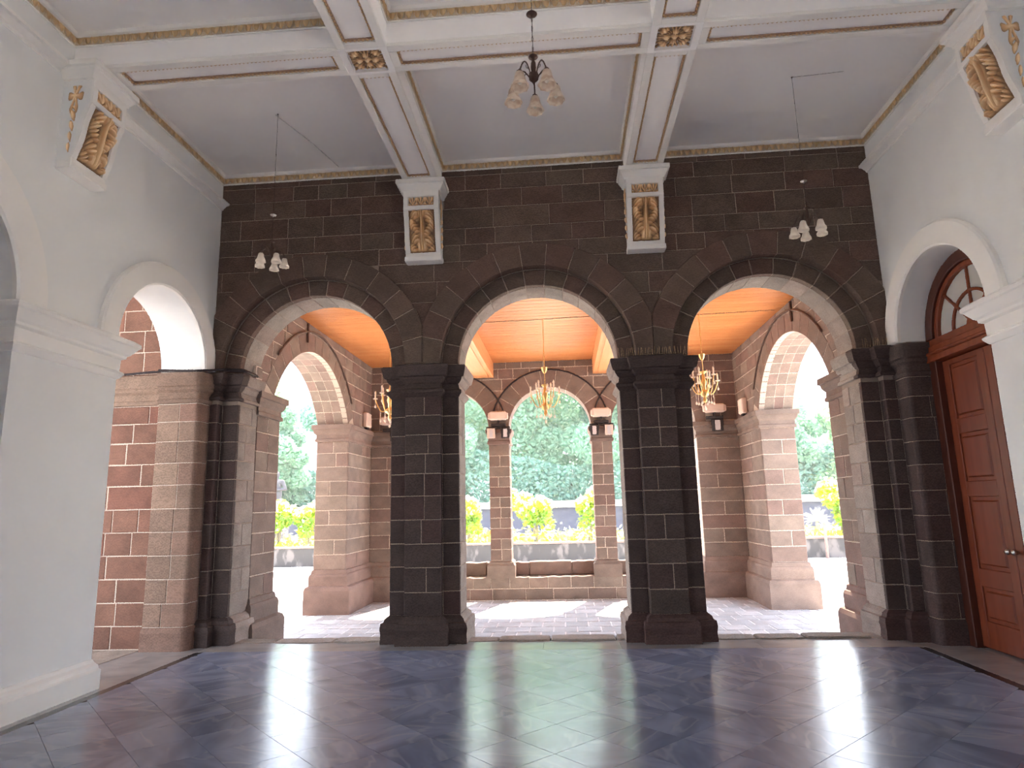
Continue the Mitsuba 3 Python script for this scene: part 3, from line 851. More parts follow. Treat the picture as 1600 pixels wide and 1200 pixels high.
for k, xb in enumerate(XB):
    t = thing('gold_rosette', ['square gold leaf rosette on the beam crossing left of the bronze chandelier', 'square gold leaf rosette on the beam crossing right of the bronze chandelier'][k], 'ornament', 'gold rosettes on the beam crossings')
    cy = (CY0 + CY1) / 2
    m = flip(relief(rosette, 61, 61, lambda u, v, h: np.stack([xb + 0.155 * u, cy + 0.135 * (2 * v - 1), ZB + 0.030 - h], 1)))
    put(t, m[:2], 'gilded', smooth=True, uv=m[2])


# ------------------------------------------------------------------ corbels
def acanthus(u, v):
    a = np.abs(u)
    stem = np.exp(-(u / (0.09 + 0.15 * (1 - v))) ** 2) * (0.80 + 0.2 * np.cos(u * 40))
    big = np.abs(np.sin(pi * (3.4 * v - 0.75 * a + 0.12 * np.sign(u)))) ** 0.6
    fine = np.abs(np.cos(pi * (10.5 * v + 2.6 * a * a - 0.5 * a + 0.2 * np.sin(9 * v)))) ** 0.8
    mid_ = 0.46 + 0.16 * np.sin(2 * pi * (1.7 * v + 0.1))
    lob = (0.30 + 0.70 * big) * (0.35 + 0.65 * fine) * np.exp(-((a - mid_ - 0.1) / 0.36) ** 2)
    fan = 0.5 + 0.5 * np.cos(13 * np.arctan2(u, np.maximum(v - 0.62, 0.02)))
    top = np.exp(-((v - 0.90) / 0.10) ** 2) * (0.5 + 0.5 * fan) * np.exp(-(u / 0.75) ** 2)
    curl = np.exp(-(((a - 0.72) / 0.13) ** 2 + ((v - 0.70) / 0.06) ** 2)) * 0.5
    foot = np.exp(-(((a - 0.25) / 0.10) ** 2)) * np.exp(-((v - 0.12) / 0.14) ** 2) * 0.6
    edge = np.clip((1.0 - a) / 0.12, 0, 1) * np.clip(v / 0.03, 0, 1) * np.clip((1 - v) / 0.03, 0, 1)
    return np.clip(np.maximum.reduce([stem, lob, top]) + curl + foot, 0, 1.35) * edge


def palmette(u, v):
    x = np.abs(((u * 1.5 + 0.5) % 1.0) - 0.5) * 2
    h = 0.5 + 0.5 * np.cos(9 * np.arctan2(x, v + 0.05))
    return np.clip(h * (1 - 0.6 * x) + 0.5 * np.exp(-((x - 1) / 0.15) ** 2), 0, 1) * np.clip((1 - np.abs(u)) / 0.06, 0, 1) * np.clip((1 - v) / 0.1, 0, 1) * np.clip(v / 0.1, 0, 1)


def flower_scroll(u, v):
    y = (v - 0.84) * 3.2
    r = np.sqrt(u * u * 1.1 + y * y * 1.1); th = np.arctan2(y, u)
    fl_ = np.where(r < 0.98, np.clip(np.abs(np.cos(3 * th)) - 0.25 * (r > 0.3), 0, 1) * np.clip(1.25 - r, 0, 1) * np.clip(r / 0.4, 0, 1) + 0.7 * np.exp(-(r / 0.2) ** 2), 0)
    w = 0.25 + 0.55 * v
    cx = 0.55 * (0.72 - v)
    tail = np.where(v < 0.68, np.exp(-((u - cx) / (0.55 * w)) ** 2) * np.clip(1.3 * np.abs(np.sin(20 * v + 2.6 * (u - cx))) - 0.15, 0, 1), 0)
    return np.clip(np.maximum(fl_, tail), 0, 1)


def corbel(label, origin, out, side, group):
    """A white console with a gold acanthus leaf. origin: its wall point on the axis; out: into the room; side: along the wall."""
    out, side = np.array(out, float), np.array(side, float)
    o = np.array([origin[0], origin[1], 0.0])
    t = thing('corbel', label, 'corbel', group)

    def W(s, d, z):
        s, d, z = np.broadcast_arrays(np.asarray(s, float), np.asarray(d, float), np.asarray(z, float))
        return o + s[..., None] * side + d[..., None] * out + z[..., None] * np.array([0, 0, 1.0])
    hand = np.cross(side, out)[2]

    def fix(m): return m if hand > 0 else flip(m)
    HW = 0.222
    zz = np.linspace(0, 1, 15)
    # the S-curved front, from z = 5.12 down to 4.70
    def front(z):
        k = np.clip((z - 4.68) / (5.22 - 4.68), 0, 1)
        return 0.125 + 0.145 * (k * k * (3 - 2 * k)) + 0.022 * np.sin(k * 2 * pi)
    prof = [(0, 4.65), (0.12, 4.65)] + [(float(front(z)), float(z)) for z in np.linspace(4.68, 5.22, 14)] + [(0.27, 5.23), (0.27, 5.45), (0, 5.45)]
    q = np.array(prof)
    n = len(q)
    V = np.vstack([W(np.full(n, -HW), q[:, 0], q[:, 1]), W(np.full(n, HW), q[:, 0], q[:, 1])])
    i = np.arange(n); j = (i + 1) % n
    tr = np.asarray(earcut.triangulate_float64(np.ascontiguousarray(q), np.array([n], dtype=np.uint32))).reshape(-1, 3)
    body = trimesh.Trimesh(V, np.vstack([np.stack([i, j, j + n], 1), np.stack([i, j + n, i + n], 1), tr[:, ::-1], tr + n]), process=False)
    trimesh.repair.fix_normals(body)
    put(t, (body.vertices, body.faces), 'plaster')
    # raised frame beside the leaf
    zs = np.linspace(4.68, 5.22, 16)
    ms = []
    for s0, s1 in ((-HW, -HW + 0.058), (HW - 0.058, HW)):
        f = front(zs)
        V = np.vstack([W(s0, f + 0.022, zs), W(s1, f + 0.022, zs), W(s0, f - 0.03, zs), W(s1, f - 0.03, zs)])
        N = len(zs); F_ = []
        for a, b in ((0, 1), (1, 3), (3, 2), (2, 0)):
            for k in range(N - 1): F_ += [(a * N + k, b * N + k, b * N + k + 1), (a * N + k, b * N + k + 1, a * N + k + 1)]
        F_ += [(0, N, 3 * N), (0, 3 * N, 2 * N), (N - 1, 4 * N - 1, 2 * N - 1), (N - 1, 3 * N - 1, 4 * N - 1)]
        mm = trimesh.Trimesh(V, np.array(F_), process=False); trimesh.repair.fix_normals(mm)
        ms.append((mm.vertices, mm.faces))

    def cbox(s0, s1, d0, d1, z0, z1, c=0.004):
        v, f = bx(s0, s1, d0, d1, z0, z1, c)
        return fix((W(v[:, 0], v[:, 1], v[:, 2]), f))
    ms += [cbox(-HW, HW, 0.20, 0.292, 5.195, 5.25), cbox(-HW, HW, 0.0, 0.292, 5.365, 5.45), cbox(-HW, -HW + 0.06, 0.2, 0.292, 5.24, 5.37), cbox(HW - 0.06, HW, 0.2, 0.292, 5.24, 5.37)]
    part('frame', join(ms), 'trim_white', t)
    part('foot', join([cbox(-HW - 0.012, HW + 0.012, 0, 0.155, 4.575, 4.64, 0.008), cbox(-HW, HW, 0, 0.145, 4.635, 4.685, 0.006)]), 'trim_white', t)
    # cap moulding round three sides
    pth = [W(-HW, 0.0, 0)[:2], W(-HW, 0.265, 0)[:2], W(HW, 0.265, 0)[:2], W(HW, 0.0, 0)[:2]]
    if hand > 0: pth = pth[::-1]
    pth = pth[::-1] if False else pth
    ar = sum(pth[k][0] * pth[(k + 1) % 4][1] - pth[(k + 1) % 4][0] * pth[k][1] for k in range(4))
    if ar < 0: pth = pth[::-1]
    part('cap', moulding(pth, [(0.0, 5.43), (0.022, 5.435), (0.028, 5.46), (0.06, 5.51), (0.065, 5.53), (0.085, 5.535), (0.085, 5.585), (0.0, ZB)]), 'trim_white', t)

    def place(u, v, h):
        z = 4.69 + v * (5.195 - 4.69)
        return W(u * (HW - 0.06), front(z) + 0.0 + h * 0.078, z)
    m = relief(acanthus, 61, 121, place); m = m if hand < 0 else flip(m)
    mm = trimesh.Trimesh(*m[:2], process=False)
    if (mm.face_normals @ out).mean() < 0: m = flip(m)
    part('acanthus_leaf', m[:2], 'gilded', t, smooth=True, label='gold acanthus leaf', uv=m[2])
    m = relief(palmette, 73, 21, lambda u, v, h: W(u * 0.158, 0.268 + h * 0.04, 5.252 + v * 0.112))
    if (trimesh.Trimesh(*m[:2], process=False).face_normals @ out).mean() < 0: m = flip(m)
    part('palmette_panel', m[:2], 'gilded', t, smooth=True, label='small gold palmette band', uv=m[2])
    for s in (-1, 1):
        m = relief(flower_scroll, 41, 111, lambda u, v, h: W(s * (HW - 0.006 + 0.032 * h), 0.115 + 0.02 * v + u * 0.085 * (0.5 + 0.5 * v) - 0.03 * (1 - v), 4.72 + v * 0.66), cut=0.2)
        if (trimesh.Trimesh(*m[:2], process=False).face_normals @ (side * s)).mean() < 0: m = flip(m)
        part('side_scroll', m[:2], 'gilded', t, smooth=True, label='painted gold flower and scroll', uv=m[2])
    return t


corbel('white console with gold acanthus leaf on the dark wall, between left and middle arches', (CBX[0], WY), (0, -1, 0), (1, 0, 0), 'consoles under the ceiling beams')
corbel('white console with gold acanthus leaf on the dark wall, between middle and right arches', (CBX[1], WY), (0, -1, 0), (1, 0, 0), 'consoles under the ceiling beams')
corbel('white console with gold acanthus leaf on the left white wall', (XL, 5.22), (1, 0, 0), (0, 1, 0), 'consoles under the ceiling beams')
corbel('white console with gold acanthus leaf on the right white wall above the door', (XR, 5.22), (-1, 0, 0), (0, 1, 0), 'consoles under the ceiling beams')

# ------------------------------------------------------------------ the wooden door in the right wall
dk = thing('door_1', 'tall reddish brown panelled double door with a fanlight, in the right white arch', None, kind='structure')
DX = 4.14
put(dk, join([bx(DX + 0.12, DX + 0.14, 5.95, 7.53, 0, 3.1)]), 'door_dark')
YA, YB = A1Y - A1R, A1Y + A1R
fr = [bx(DX, DX + 0.14, YB - 0.13, YB, 0.0, 3.05, 0.008), bx(DX, DX + 0.14, YA, YA + 0.13, 0.0, 3.05, 0.008)]
part('frame', join(fr), 'door_dark', dk)
part('transom', join([bx(DX - 0.03, DX + 0.14, YA, YB, 3.0, 3.07, 0.006), bx(DX - 0.05, DX + 0.14, YA, YB, 3.07, 3.105, 0.01), bx(DX - 0.02, DX + 0.14, YA, YB, 3.10, 3.17, 0.006), bx(DX + 0.0, DX + 0.14, YA, YB, 3.165, 3.25, 0.006)]), 'door_wood', dk)
ringq = ring_polygon(-A1Y, WSPR - 0.01, A1R - 0.13, A1R - 0.002, 0, pi, 36)
part('fanlight_frame', slab(ringq, '-x', -DX, 0.14, 0.01), 'door_dark', dk)
part('fanlight_inner_frame', slab(ring_polygon(-A1Y, WSPR - 0.01, A1R - 0.19, A1R - 0.131, 0, pi, 36), '-x', -(DX + 0.03), 0.08, 0.008), 'door_wood', dk)
fi = A1R - 0.19
mu = part('fanlight_muntin', slab(ring_polygon(-A1Y, WSPR - 0.01, 0.335, 0.365, 0, pi, 28), '-x', -(DX + 0.05), 0.04, 0.006), 'door_wood', dk)
for a in (pi / 4, pi / 2, 3 * pi / 4):
    d = np.array([math.cos(a), math.sin(a)]); n_ = np.array([-d[1], d[0]])
    c0 = np.array([-A1Y, WSPR - 0.01])
    part('fanlight_muntin', slab([c0 + d * 0.10 - n_ * .014, c0 + d * (fi + .01) - n_ * .014, c0 + d * (fi + .01) + n_ * .014, c0 + d * 0.10 + n_ * .014], '-x', -(DX + 0.052), 0.036, 0.006), 'door_wood', dk)
part('fanlight_muntin', slab(ring_polygon(-A1Y, WSPR - 0.01, 0.02, 0.11, 0, pi, 14), '-x', -(DX + 0.05), 0.04, 0.006), 'door_wood', dk)
for k in range(4):
    a0, a1 = k * pi / 4, (k + 1) * pi / 4
    for ra, rb in ((0.112, 0.35), (0.35, fi)):
        part('fanlight_pane', slab(np.vstack([arc(-A1Y, WSPR - 0.01, ra, a0, a1, 8)[::-1], arc(-A1Y, WSPR - 0.01, rb, a0, a1, 8)]), '-x', -(DX + 0.075), 0.006, 0.001), 'frosted_pane', dk)
mid = A1Y - 0.06
for (y0, y1, kn) in ((mid + 0.004, YB - 0.13, mid + 0.045), (YA + 0.13, mid - 0.004, mid - 0.045)):
    X0 = DX + 0.07
    st = 0.115
    pans = [(0.28, 0.62), (0.80, 1.52), (1.68, 2.18), (2.34, 2.93)]
    leaf_ = part('leaf', bx(X0 + 0.02, X0 + 0.05, y0, y1, 0.02, 2.99), 'door_wood', dk)
    zr = [0.02] + [z for p in pans for z in p] + [2.99]
    rails = [bx(X0, X0 + 0.03, y0, y0 + st, 0.02, 2.99, 0.006), bx(X0, X0 + 0.03, y1 - st, y1, 0.02, 2.99, 0.006)] + [bx(X0 + 0.001, X0 + 0.03, y0 + st - 0.006, y1 - st + 0.006, zr[2 * k], zr[2 * k + 1], 0.006) for k in range(5)]
    part('frame_rail', join(rails), 'door_wood', leaf_)
    for z0, z1 in pans:
        part('panel', slab([(-(y1 - st - .035), z0 + .035), (-(y0 + st + .035), z0 + .035), (-(y0 + st + .035), z1 - .035), (-(y1 - st - .035), z1 - .035)], '-x', -(X0 + 0.004), 0.03, 0.018), 'door_wood', leaf_)
    part('knob', lathe([(0.0, 0), (0.012, 0.001), (0.012, 0.02), (0.026, 0.03), (0.03, 0.045), (0.022, 0.06), (0, 0.063)], (0, 0, 0), 14), 'chrome', leaf_, smooth=True)
    kk = [q for q in scene if q.startswith(leaf_ + '__knob')][-1]
    scene[kk]['to_world'] = T().translate([X0, kn, 1.0]).rotate([0, 1, 0], -90)

# closed doors in the other side arches (only their shaded recess shows)
for nm, xx, cy in (('door_2', XL - 0.46, A2Y), ('door_3', XR + 0.4, A2Y)):
    k = thing(nm, 'dark wooden door closing the next arch of the ' + ('left' if xx < 0 else 'right') + ' wall', None, kind='structure')
    s = 1 if xx < 0 else -1
    put(k, bx(xx, xx + 0.05, cy - A2R + .001, cy + A2R - .001, 0.0, WSPR + A2R - 0.02), 'door_dark')

# ------------------------------------------------------------------ the porch beyond the arches
PC = [PF, -0.07, 0.19, 0.45, 0.72, 0.99, 1.26, 1.53, 1.80, 2.07, 2.34, 2.60, 2.82]
PU = [3.17, 3.44, 3.70, 3.95, 4.20, 4.42, 4.60]
SC_Y, SC_Z, SC_R = 10.53, 2.30, 1.84
JN, JF = 9.10, 12.16
PT = 0.61
P_CAP = [(0.0, 2.815), (0.03, 2.825), (0.03, 2.87), (0.012, 2.885), (0.012, 2.95), (0.05, 3.0), (0.06, 3.05), (0.085, 3.06), (0.085, 3.14), (0.0, 3.155)]
P_BASE = [(0.0, PF), (0.125, PF), (0.125, PF + 0.42), (0.105, PF + 0.475), (0.06, PF + 0.50), (0.06, PF + 0.66), (0.045, PF + 0.70), (0.03, PF + 0.71), (0.02, PF + 0.77), (0.0, PF + 0.785)]
for side, xw, sgn in (('left', PXL, 1), ('right', PXR, -1)):
    face = '+x' if sgn > 0 else '-x'
    at = xw if sgn > 0 else -xw
    JN = 9.12 if sgn > 0 else 9.03
    k = struct('wall_porch_' + side, 'pinkish stone ' + side + ' wall of the porch with a low arch')
    rng = random.Random(200 + sgn)
    up = sbox(BY + 0.0, 3.15, PBY + 0.55, PZC + 0.05)
    cut = Polygon(np.vstack([arc(SC_Y, SC_Z, SC_R, 0.05, pi - 0.05, 50)]))
    hole = unary_union([cut, sbox(JN, 2.0, JF, 3.16)])
    body = up.difference(hole)
    S = (lambda g: g) if sgn > 0 else (lambda g: shapely.affinity.scale(g, -1, 1, origin=(0, 0)))
    put(k, extrude(S(body), face, at - PT, at - 0.007), 'pale_mortar')
    a_sp = math.asin((3.155 - SC_Z) / SC_R)
    RO = SC_R + 0.30
    nvs = 13
    cuts = np.linspace(a_sp, pi - a_sp, nvs + 1)
    outer = Polygon(np.vstack([arc(SC_Y, SC_Z, RO + 0.004, 0.0, pi, 60)]))
    masonry(k, S(up.difference(unary_union([outer, hole]))), face, at, PU, (0.35, 0.62), 'pink_stone', rng, gap=0.013)
    lim = sbox(BY, 3.155, PBY, PZC)
    for q0, q1 in zip(cuts[:-1], cuts[1:]):
        q = np.vstack([arc(SC_Y, SC_Z, SC_R, q0 + .004, q1 - .004, 5)[::-1], arc(SC_Y, SC_Z, RO, q0 + .004, q1 - .004, 5)])
        for gg in polys(S(Polygon(q).intersection(lim))):
            block('voussoir', slab(np.asarray(gg.exterior.coords)[:-1], face, at, 0.10, 0.006), 'pink_stone', k)
    ns = 16
    cuts = np.linspace(a_sp, pi - a_sp, ns + 1)
    for r_ in range(3):
        for q0, q1 in zip(cuts[:-1], cuts[1:]):
            q = np.vstack([arc(SC_Y, SC_Z, SC_R - 0.002, q0 + .004, q1 - .004, 5)[::-1], arc(SC_Y, SC_Z, SC_R + 0.08, q0 + .004, q1 - .004, 5)])
            gg = S(Polygon(q))
            block('soffit_stone', slab(np.asarray(gg.exterior.coords)[:-1], face, at - 0.104 - r_ * 0.169, 0.162, 0.003), 'pink_stone', k)
    # near respond and far pier
    for nm, y0, y1 in (('near', BY + 0.001, JN), ('far', JF, PBY + 0.5)):
        xo = xw - sgn * PT
        plan = [(xo, y0), (xw, y0), (xw, y1), (xo, y1)] if sgn > 0 else [(xo, y1), (xw, y1), (xw, y0), (xo, y0)]
        lbl = {'near': 'narrow pink porch pier right behind the ' + ('half pillar at the left white arch' if sgn > 0 else 'half pillar beside the wooden door'),
               'far': 'thick pink stone pier with stepped base, seen through the ' + ('left' if sgn > 0 else 'right') + ' dark arch'}[nm]
        p_ = thing('porch_pier', lbl, 'pier')
        i6 = 0.006
        put(p_, moulding([(a + (i6 if a == min(xo, xw) else -i6), b + (i6 if b == y0 else -i6)) for a, b in plan], [(0, PF), (0, 3.16)]), 'pale_mortar')
        lo, hi = sorted((xo, xw))
        cz = [z for z in PC if z > 0.4]
        if nm == 'far': strip_blocks(p_, lo, hi, '-y', -y0, cz, 'pink_stone', rng, (1, (0.35, 0.65)), gap=0.014, thick=0.05)
        else: strip_blocks(p_, -hi, -lo, '+y', y1, cz, 'pink_stone', rng, (1, (0.35, 0.65)), gap=0.014, thick=0.05)
        u0, u1 = (y0, min(y1, PBY)) if sgn > 0 else (-min(y1, PBY), -y0)
        strip_blocks(p_, u0 + 0.052 * (nm == 'far') * (sgn > 0), u1 - 0.052 * (nm == 'far') * (sgn < 0), face, at, cz, 'pink_stone', rng, (0, (0.35, 0.65)), gap=0.014, thick=0.05)
        yc1 = min(y1, PBY)
        pth = [(xo, y0), (xw, y0), (xw, yc1), (xo, yc1)] if sgn > 0 else [(xo, yc1), (xw, yc1), (xw, y0), (xo, y0)]
        m = moulding(pth, P_CAP); block('capital', m, 'pink_stone', p_)
        m = moulding(pth, P_BASE); block('base', m, 'pink_stone', p_)

k = struct('wall_porch_back', 'pinkish stone back wall of the porch with three small arches to the garden')
BC, BR, BS = (-2.41, -0.255, 1.89), 0.863, 3.13
PBT = 0.50
rng = random.Random(300)
wallp = sbox(PXL - 0.05, 3.13, PXR + 0.05, PZC + 0.05)
put(k, extrude(wallp.difference(unary_union([half_disc(c, BS, BR + 0.02, 2.6, 40) for c in BC])), '-y', -(PBY + PBT), -(PBY + 0.007)), 'pale_mortar')
BRO = BR + 0.37
ringu = unary_union([half_disc(c, BS, BRO + 0.004, 2.6, 40) for c in BC])
masonry(k, sbox(PXL, 3.15, PXR, PZC).difference(ringu), '-y', -PBY, PU, (0.3, 0.5), 'pink_stone', rng, gap=0.016)
for ci, c in enumerate(BC):
    t = thing('garden_arch', ['small pink stone arch to the garden, mostly hidden by the left pillar', 'small pink stone arch to the garden seen through the middle dark arch', 'small pink stone arch to the garden, mostly hidden by the right pillar'][ci], 'arch', 'garden arches of the porch')
    lo = c - 1.0775 + 0.003; hi = c + 1.0775 - 0.003
    lim = sbox(lo, BS, hi, 6)
    cuts = np.linspace(0, pi, 12)
    for q0, q1 in zip(cuts[:-1], cuts[1:]):
        q = np.vstack([arc(c, BS, BR, q0 + .006, q1 - .006, 5)[::-1], arc(c, BS, BRO, q0 + .005, q1 - .005, 5)])
        for gg in polys(Polygon(q).intersection(lim)):
            if gg.area > .004: block('voussoir', slab(np.asarray(gg.exterior.coords)[:-1], '-y', -PBY, PBT - 0.02, 0.006, rng.uniform(-.003, .003)), 'pink_stone', t)
    put(t, extrude(Polygon(ring_polygon(c, BS, BR + 0.004, BR + 0.1, 0, pi, 30)), '-y', -(PBY + PBT - 0.01), -(PBY + 0.01)), 'pale_mortar')
# solid ends of the back wall
for i, (x0, x1) in enumerate(((PXL, BC[0] - BR), (BC[2] + BR, PXR))):
    p_ = thing('porch_corner_pier', ['pink stone corner of the porch left of the left dark pillar', 'pink stone corner of the porch right of the right dark pillar, under the crystal chandelier'][i], 'pier')
    put(p_, bx(x0 + .002, x1 - .006, PBY + .007, PBY + PBT, PF, 3.15), 'pale_mortar')
    cz = [z for z in PC if z > 0.4]
    strip_blocks(p_, x0, x1, '-y', -PBY, cz, 'pink_stone', rng, (1, (0.35, 0.65)), gap=0.016, thick=0.05)
    pth = [(x0, PBY), (x1, PBY), (x1, PBY + PBT), (x0, PBY + PBT)]
    m = moulding(pth, P_CAP); block('capital', m, 'pink_stone', p_)
    m = moulding(pth, [(o * 0.6, z) for o, z in P_BASE]); block('base', m, 'pink_stone', p_)
# the two slender piers and the bench wall
TPX = ((-1.546, -1.119), (0.608, 1.026))
for i, (x0, x1) in enumerate(TPX):
    p_ = thing('slender_pier', ['slender pink stone pier left of the garden arch in the middle', 'slender pink stone pier right of the garden arch in the middle'][i], 'pier', 'slender piers between the garden arches')
    put(p_, bx(x0 + .006, x1 - .006, PBY + .006, PBY + PBT - .006, 0.10, 3.14), 'pale_mortar')
    cz = [0.44, 0.66, 0.87, 1.08, 1.29, 1.50, 1.71, 1.92, 2.13, 2.34, 2.57, 2.82]
    strip_blocks(p_, x0, x1, '-y', -PBY, cz, 'pink_stone', rng, (1, (0.42, 0.58)), gap=0.016, thick=0.05)
    strip_blocks(p_, PBY + .052, PBY + PBT, '+x', x1, cz, 'pink_stone', rng, gap=0.016, thick=0.05)
    strip_blocks(p_, -(PBY + PBT), -(PBY + .052), '-x', -x0, cz, 'pink_stone', rng, gap=0.016, thick=0.05)
    pth = [(x0, PBY), (x1, PBY), (x1, PBY + PBT), (x0, PBY + PBT)]
    m = moulding(pth, [(0.0, 2.80), (0.03, 2.82), (0.03, 2.87), (0.01, 2.89), (0.02, 2.98), (0.06, 3.05), (0.065, 3.12), (0.0, 3.135)]); block('capital', m, 'pink_stone', p_)
    m = moulding(pth, [(0.0, 0.10), (0.07, 0.10), (0.07, 0.34), (0.04, 0.38), (0.04, 0.40), (0.0, 0.44)]); block('base', m, 'pink_stone', p_)
bw = thing('bench_wall', 'low pink stone bench wall with worn ledge below the garden arches', 'wall')
put(bw, join([bx(BC[0] - BR, BC[2] + BR, PBY - 0.02, PBY + 0.50, PF, 0.10), bx(BC[0] - BR, BC[2] + BR, PBY + 0.30, PBY + 0.55, 0.1, 0.36)]), 'pale_mortar')
rng = random.Random(77)
for z0, z1, yy, dd, w in ((PF, -0.115, PBY - 0.03, 0.06, (0.4, 0.75)), (-0.105, 0.115, PBY - 0.03, 0.33, (0.32, 0.6)), (0.12, 0.385, PBY + 0.27, 0.30, (0.55, 0.95))):
    x = BC[0] - BR
    while x < BC[2] + BR - 0.02:
        ww = min(rng.uniform(*w), BC[2] + BR - x)
        if BC[2] + BR - x - ww < 0.2: ww = BC[2] + BR - x
        segs = [(x, x + ww)]
        if z0 == 0.12:     # the upper wall stops at the slender piers
            for t0, t1 in TPX:
                nn = []
                for a, b in segs:
                    if b <= t0 or a >= t1: nn.append((a, b))
                    else:
                        if a < t0: nn.append((a, t0 - 0.02))
                        if b > t1: nn.append((t1 + 0.02, b))
                segs = nn
        for a, b in segs:
            if b - a < 0.04: continue
            nxp = 5
            top = [(b - .006 - (b - a - .012) * q / (nxp - 1), z1 - 0.004 + rng.uniform(-0.012, 0.012) * (z0 > PF)) for q in range(nxp)]
            block('stone', slab([(a + .006, z0 + .004), (b - .006, z0 + .004)] + top, '-y', -yy, dd, 0.010, rng.uniform(-.004, .004)), 'pink_stone', bw)
        x += ww

# porch ceiling: orange planks, beams and the roof over them
pc = struct('ceiling_porch', 'varnished orange plank ceiling of the porch')
put(pc, bx(PXL - 0.7, PXR + 0.7, BY - 0.05, PBY + 0.7, PZC + 0.03, PZC + 0.5), 'building_white')
BXS = (-1.66, 0.93)
edges = [PXL] + [v for b in BXS for v in (b - 0.24, b + 0.24)] + [PXR]
y = BY
rng = random.Random(8)
while y < PBY - 0.01:
    w = min(0.165, PBY - y)
    for i in range(0, 6, 2):
        block('plank', slab([(edges[i], -(y + w - .002)), (edges[i + 1], -(y + w - .002)), (edges[i + 1], -(y + .002)), (edges[i], -(y + .002))], '-z', -PZC, 0.03, 0.004), 'orange_wood', pc)
    y += w
for b in BXS:
    kk = part('beam', bx(b - 0.24, b + 0.24, BY, PBY, 4.24, PZC + 0.03, 0.008), 'orange_beam', pc)
    part('beam_board', bx(b - 0.15, b + 0.15, BY + 0.15, PBY - 0.12, 4.222, 4.245, 0.006), 'orange_beam', kk)


# ------------------------------------------------------------------ chandeliers of the hall
def bell(prof, scale, flute=8, amp=0.08, seg=32):
    p = np.asarray(prof, float) * scale
    a = np.arange(seg) * 2 * pi / seg
    V = []
    for i, (r, z) in enumerate(p):
        k = i / (len(p) - 1)
        rr = r * (1 + amp * k * k * np.cos(flute * a))
        V.append(np.stack([rr * np.cos(a), rr * np.sin(a), np.full(seg, z)], 1))
    V = np.vstack(V); F_ = []
    for k in range(len(p) - 1):
        i = np.arange(seg); j = (i + 1) % seg
        F_ += [np.stack([k * seg + i, (k + 1) * seg + i, (k + 1) * seg + j], 1), np.stack([k * seg + i, (k + 1) * seg + j, k * seg + j], 1)]
    return V, np.vstack(F_)


BELL = [(0.16, 0.0), (0.22, -0.03), (0.27, -0.12), (0.31, -0.35), (0.38, -0.60), (0.47, -0.78), (0.52, -0.90), (0.50, -1.0)]


def hall_lamp(name, label, x, y, z_hub, s, top, metal, glass, cup_z, dish_z, phase, shade_h, group=None, shape=0):
    t = thing(name, label, 'chandelier', group)
    sk = T().translate([x, y, z_hub]).scale([s, s, s])

    def P(nm, m, bs, par=t, smooth=35): return part(nm, (np.asarray(m[0]) * s + [x, y, z_hub], m[1]), bs, par, smooth=smooth)
    rod_top = (ZC - z_hub) / s
    P('rod', tube([(0, 0, 0.9), (0, 0, rod_top)], 0.012 if shape == 0 else 0.010, 6), metal)
    P('ceiling_hook', lathe([(0.05, rod_top), (0.06, rod_top - 0.03), (0.03, rod_top - 0.08), (0.0, rod_top - 0.09)], (0, 0, 0), 12), metal)
    # the chain: links below the sliding cup
    zc = (cup_z - z_hub) / s
    P('cup', lathe([(0.0, zc + 0.10), (0.03, zc + 0.10), (0.06, zc + 0.07), (0.17, zc + 0.03), (0.21, zc), (0.19, zc - 0.02), (0.05, zc - 0.05), (0.03, zc - 0.14), (0, zc - 0.15)], (0, 0, 0), 20), metal if shape == 0 else 'chrome')
    n = 8
    ch = []
    z0, z1 = 0.80, zc - 0.1
    for i in range(n):
        zz = z0 + (z1 - z0) * (i + 0.5) / n
        hh = (z1 - z0) / n * 0.62
        a = np.linspace(0, 2 * pi, 13)
        pts = np.stack([0.028 * np.cos(a) * (i % 2), 0.028 * np.cos(a) * (1 - i % 2), zz + hh * np.sin(a)], 1)
        ch.append(tube(pts, 0.008, 4, cap=False))
    P('chain', join(ch), metal)
    P('stem', lathe([(0.0, 0.84), (0.16, 0.82), (0.18, 0.78), (0.06, 0.72), (0.05, 0.66), (0.085, 0.55), (0.10, 0.36), (0.085, 0.22), (0.06, 0.18), (0.17, 0.10), (0.19, 0.0), (0.17, -0.12), (0.10, -0.20), (0.05, -0.25), (0.03, -0.33), (0, -0.35)], (0, 0, 0), 20), metal if shape == 0 else 'bronze')
    for k in range(5):
        a = phase + k * 2 * pi / 5
        dx, dy = math.cos(a), math.sin(a)
        q = np.linspace(0, 1, 14)
        rr = 0.16 + q * 0.66
        zz = 0.42 * np.sin(q * pi * 0.97) - 0.24 * q ** 2 - 0.02
        R_end, Z_end = rr[-1], zz[-1]
        arm = P('arm', tube(np.stack([rr * dx, rr * dy, zz], 1), 0.026, 6), metal)
        sp = np.linspace(0, 1.6 * pi, 14)
        cr = 0.10 * (1 - sp / (2.4 * pi))
        P('arm_scroll', tube(np.stack([(0.40 + cr * np.cos(sp + 2)) * dx, (0.40 + cr * np.cos(sp + 2)) * dy, 0.20 + cr * np.sin(sp + 2)], 1), 0.014, 5), metal, arm)
        P('shade_holder', lathe([(0.0, 0.06), (0.05, 0.05), (0.10, 0.0), (0.115, -0.07), (0.09, -0.075), (0, -0.075)], (R_end * dx, R_end * dy, Z_end), 14), metal, arm)
        v, f = bell(BELL, shade_h, 8, 0.07)
        P('shade', (v + [R_end * dx, R_end * dy, Z_end - 0.05], f), glass, arm, smooth=True)
        P('bulb', lathe([(0.0, -0.14), (0.05, -0.16), (0.055, -0.26), (0.10, -0.38), (0.10, -0.46), (0.05, -0.53), (0, -0.54)], (R_end * dx, R_end * dy, Z_end), 12), 'bulb', arm, smooth=True)
    return t


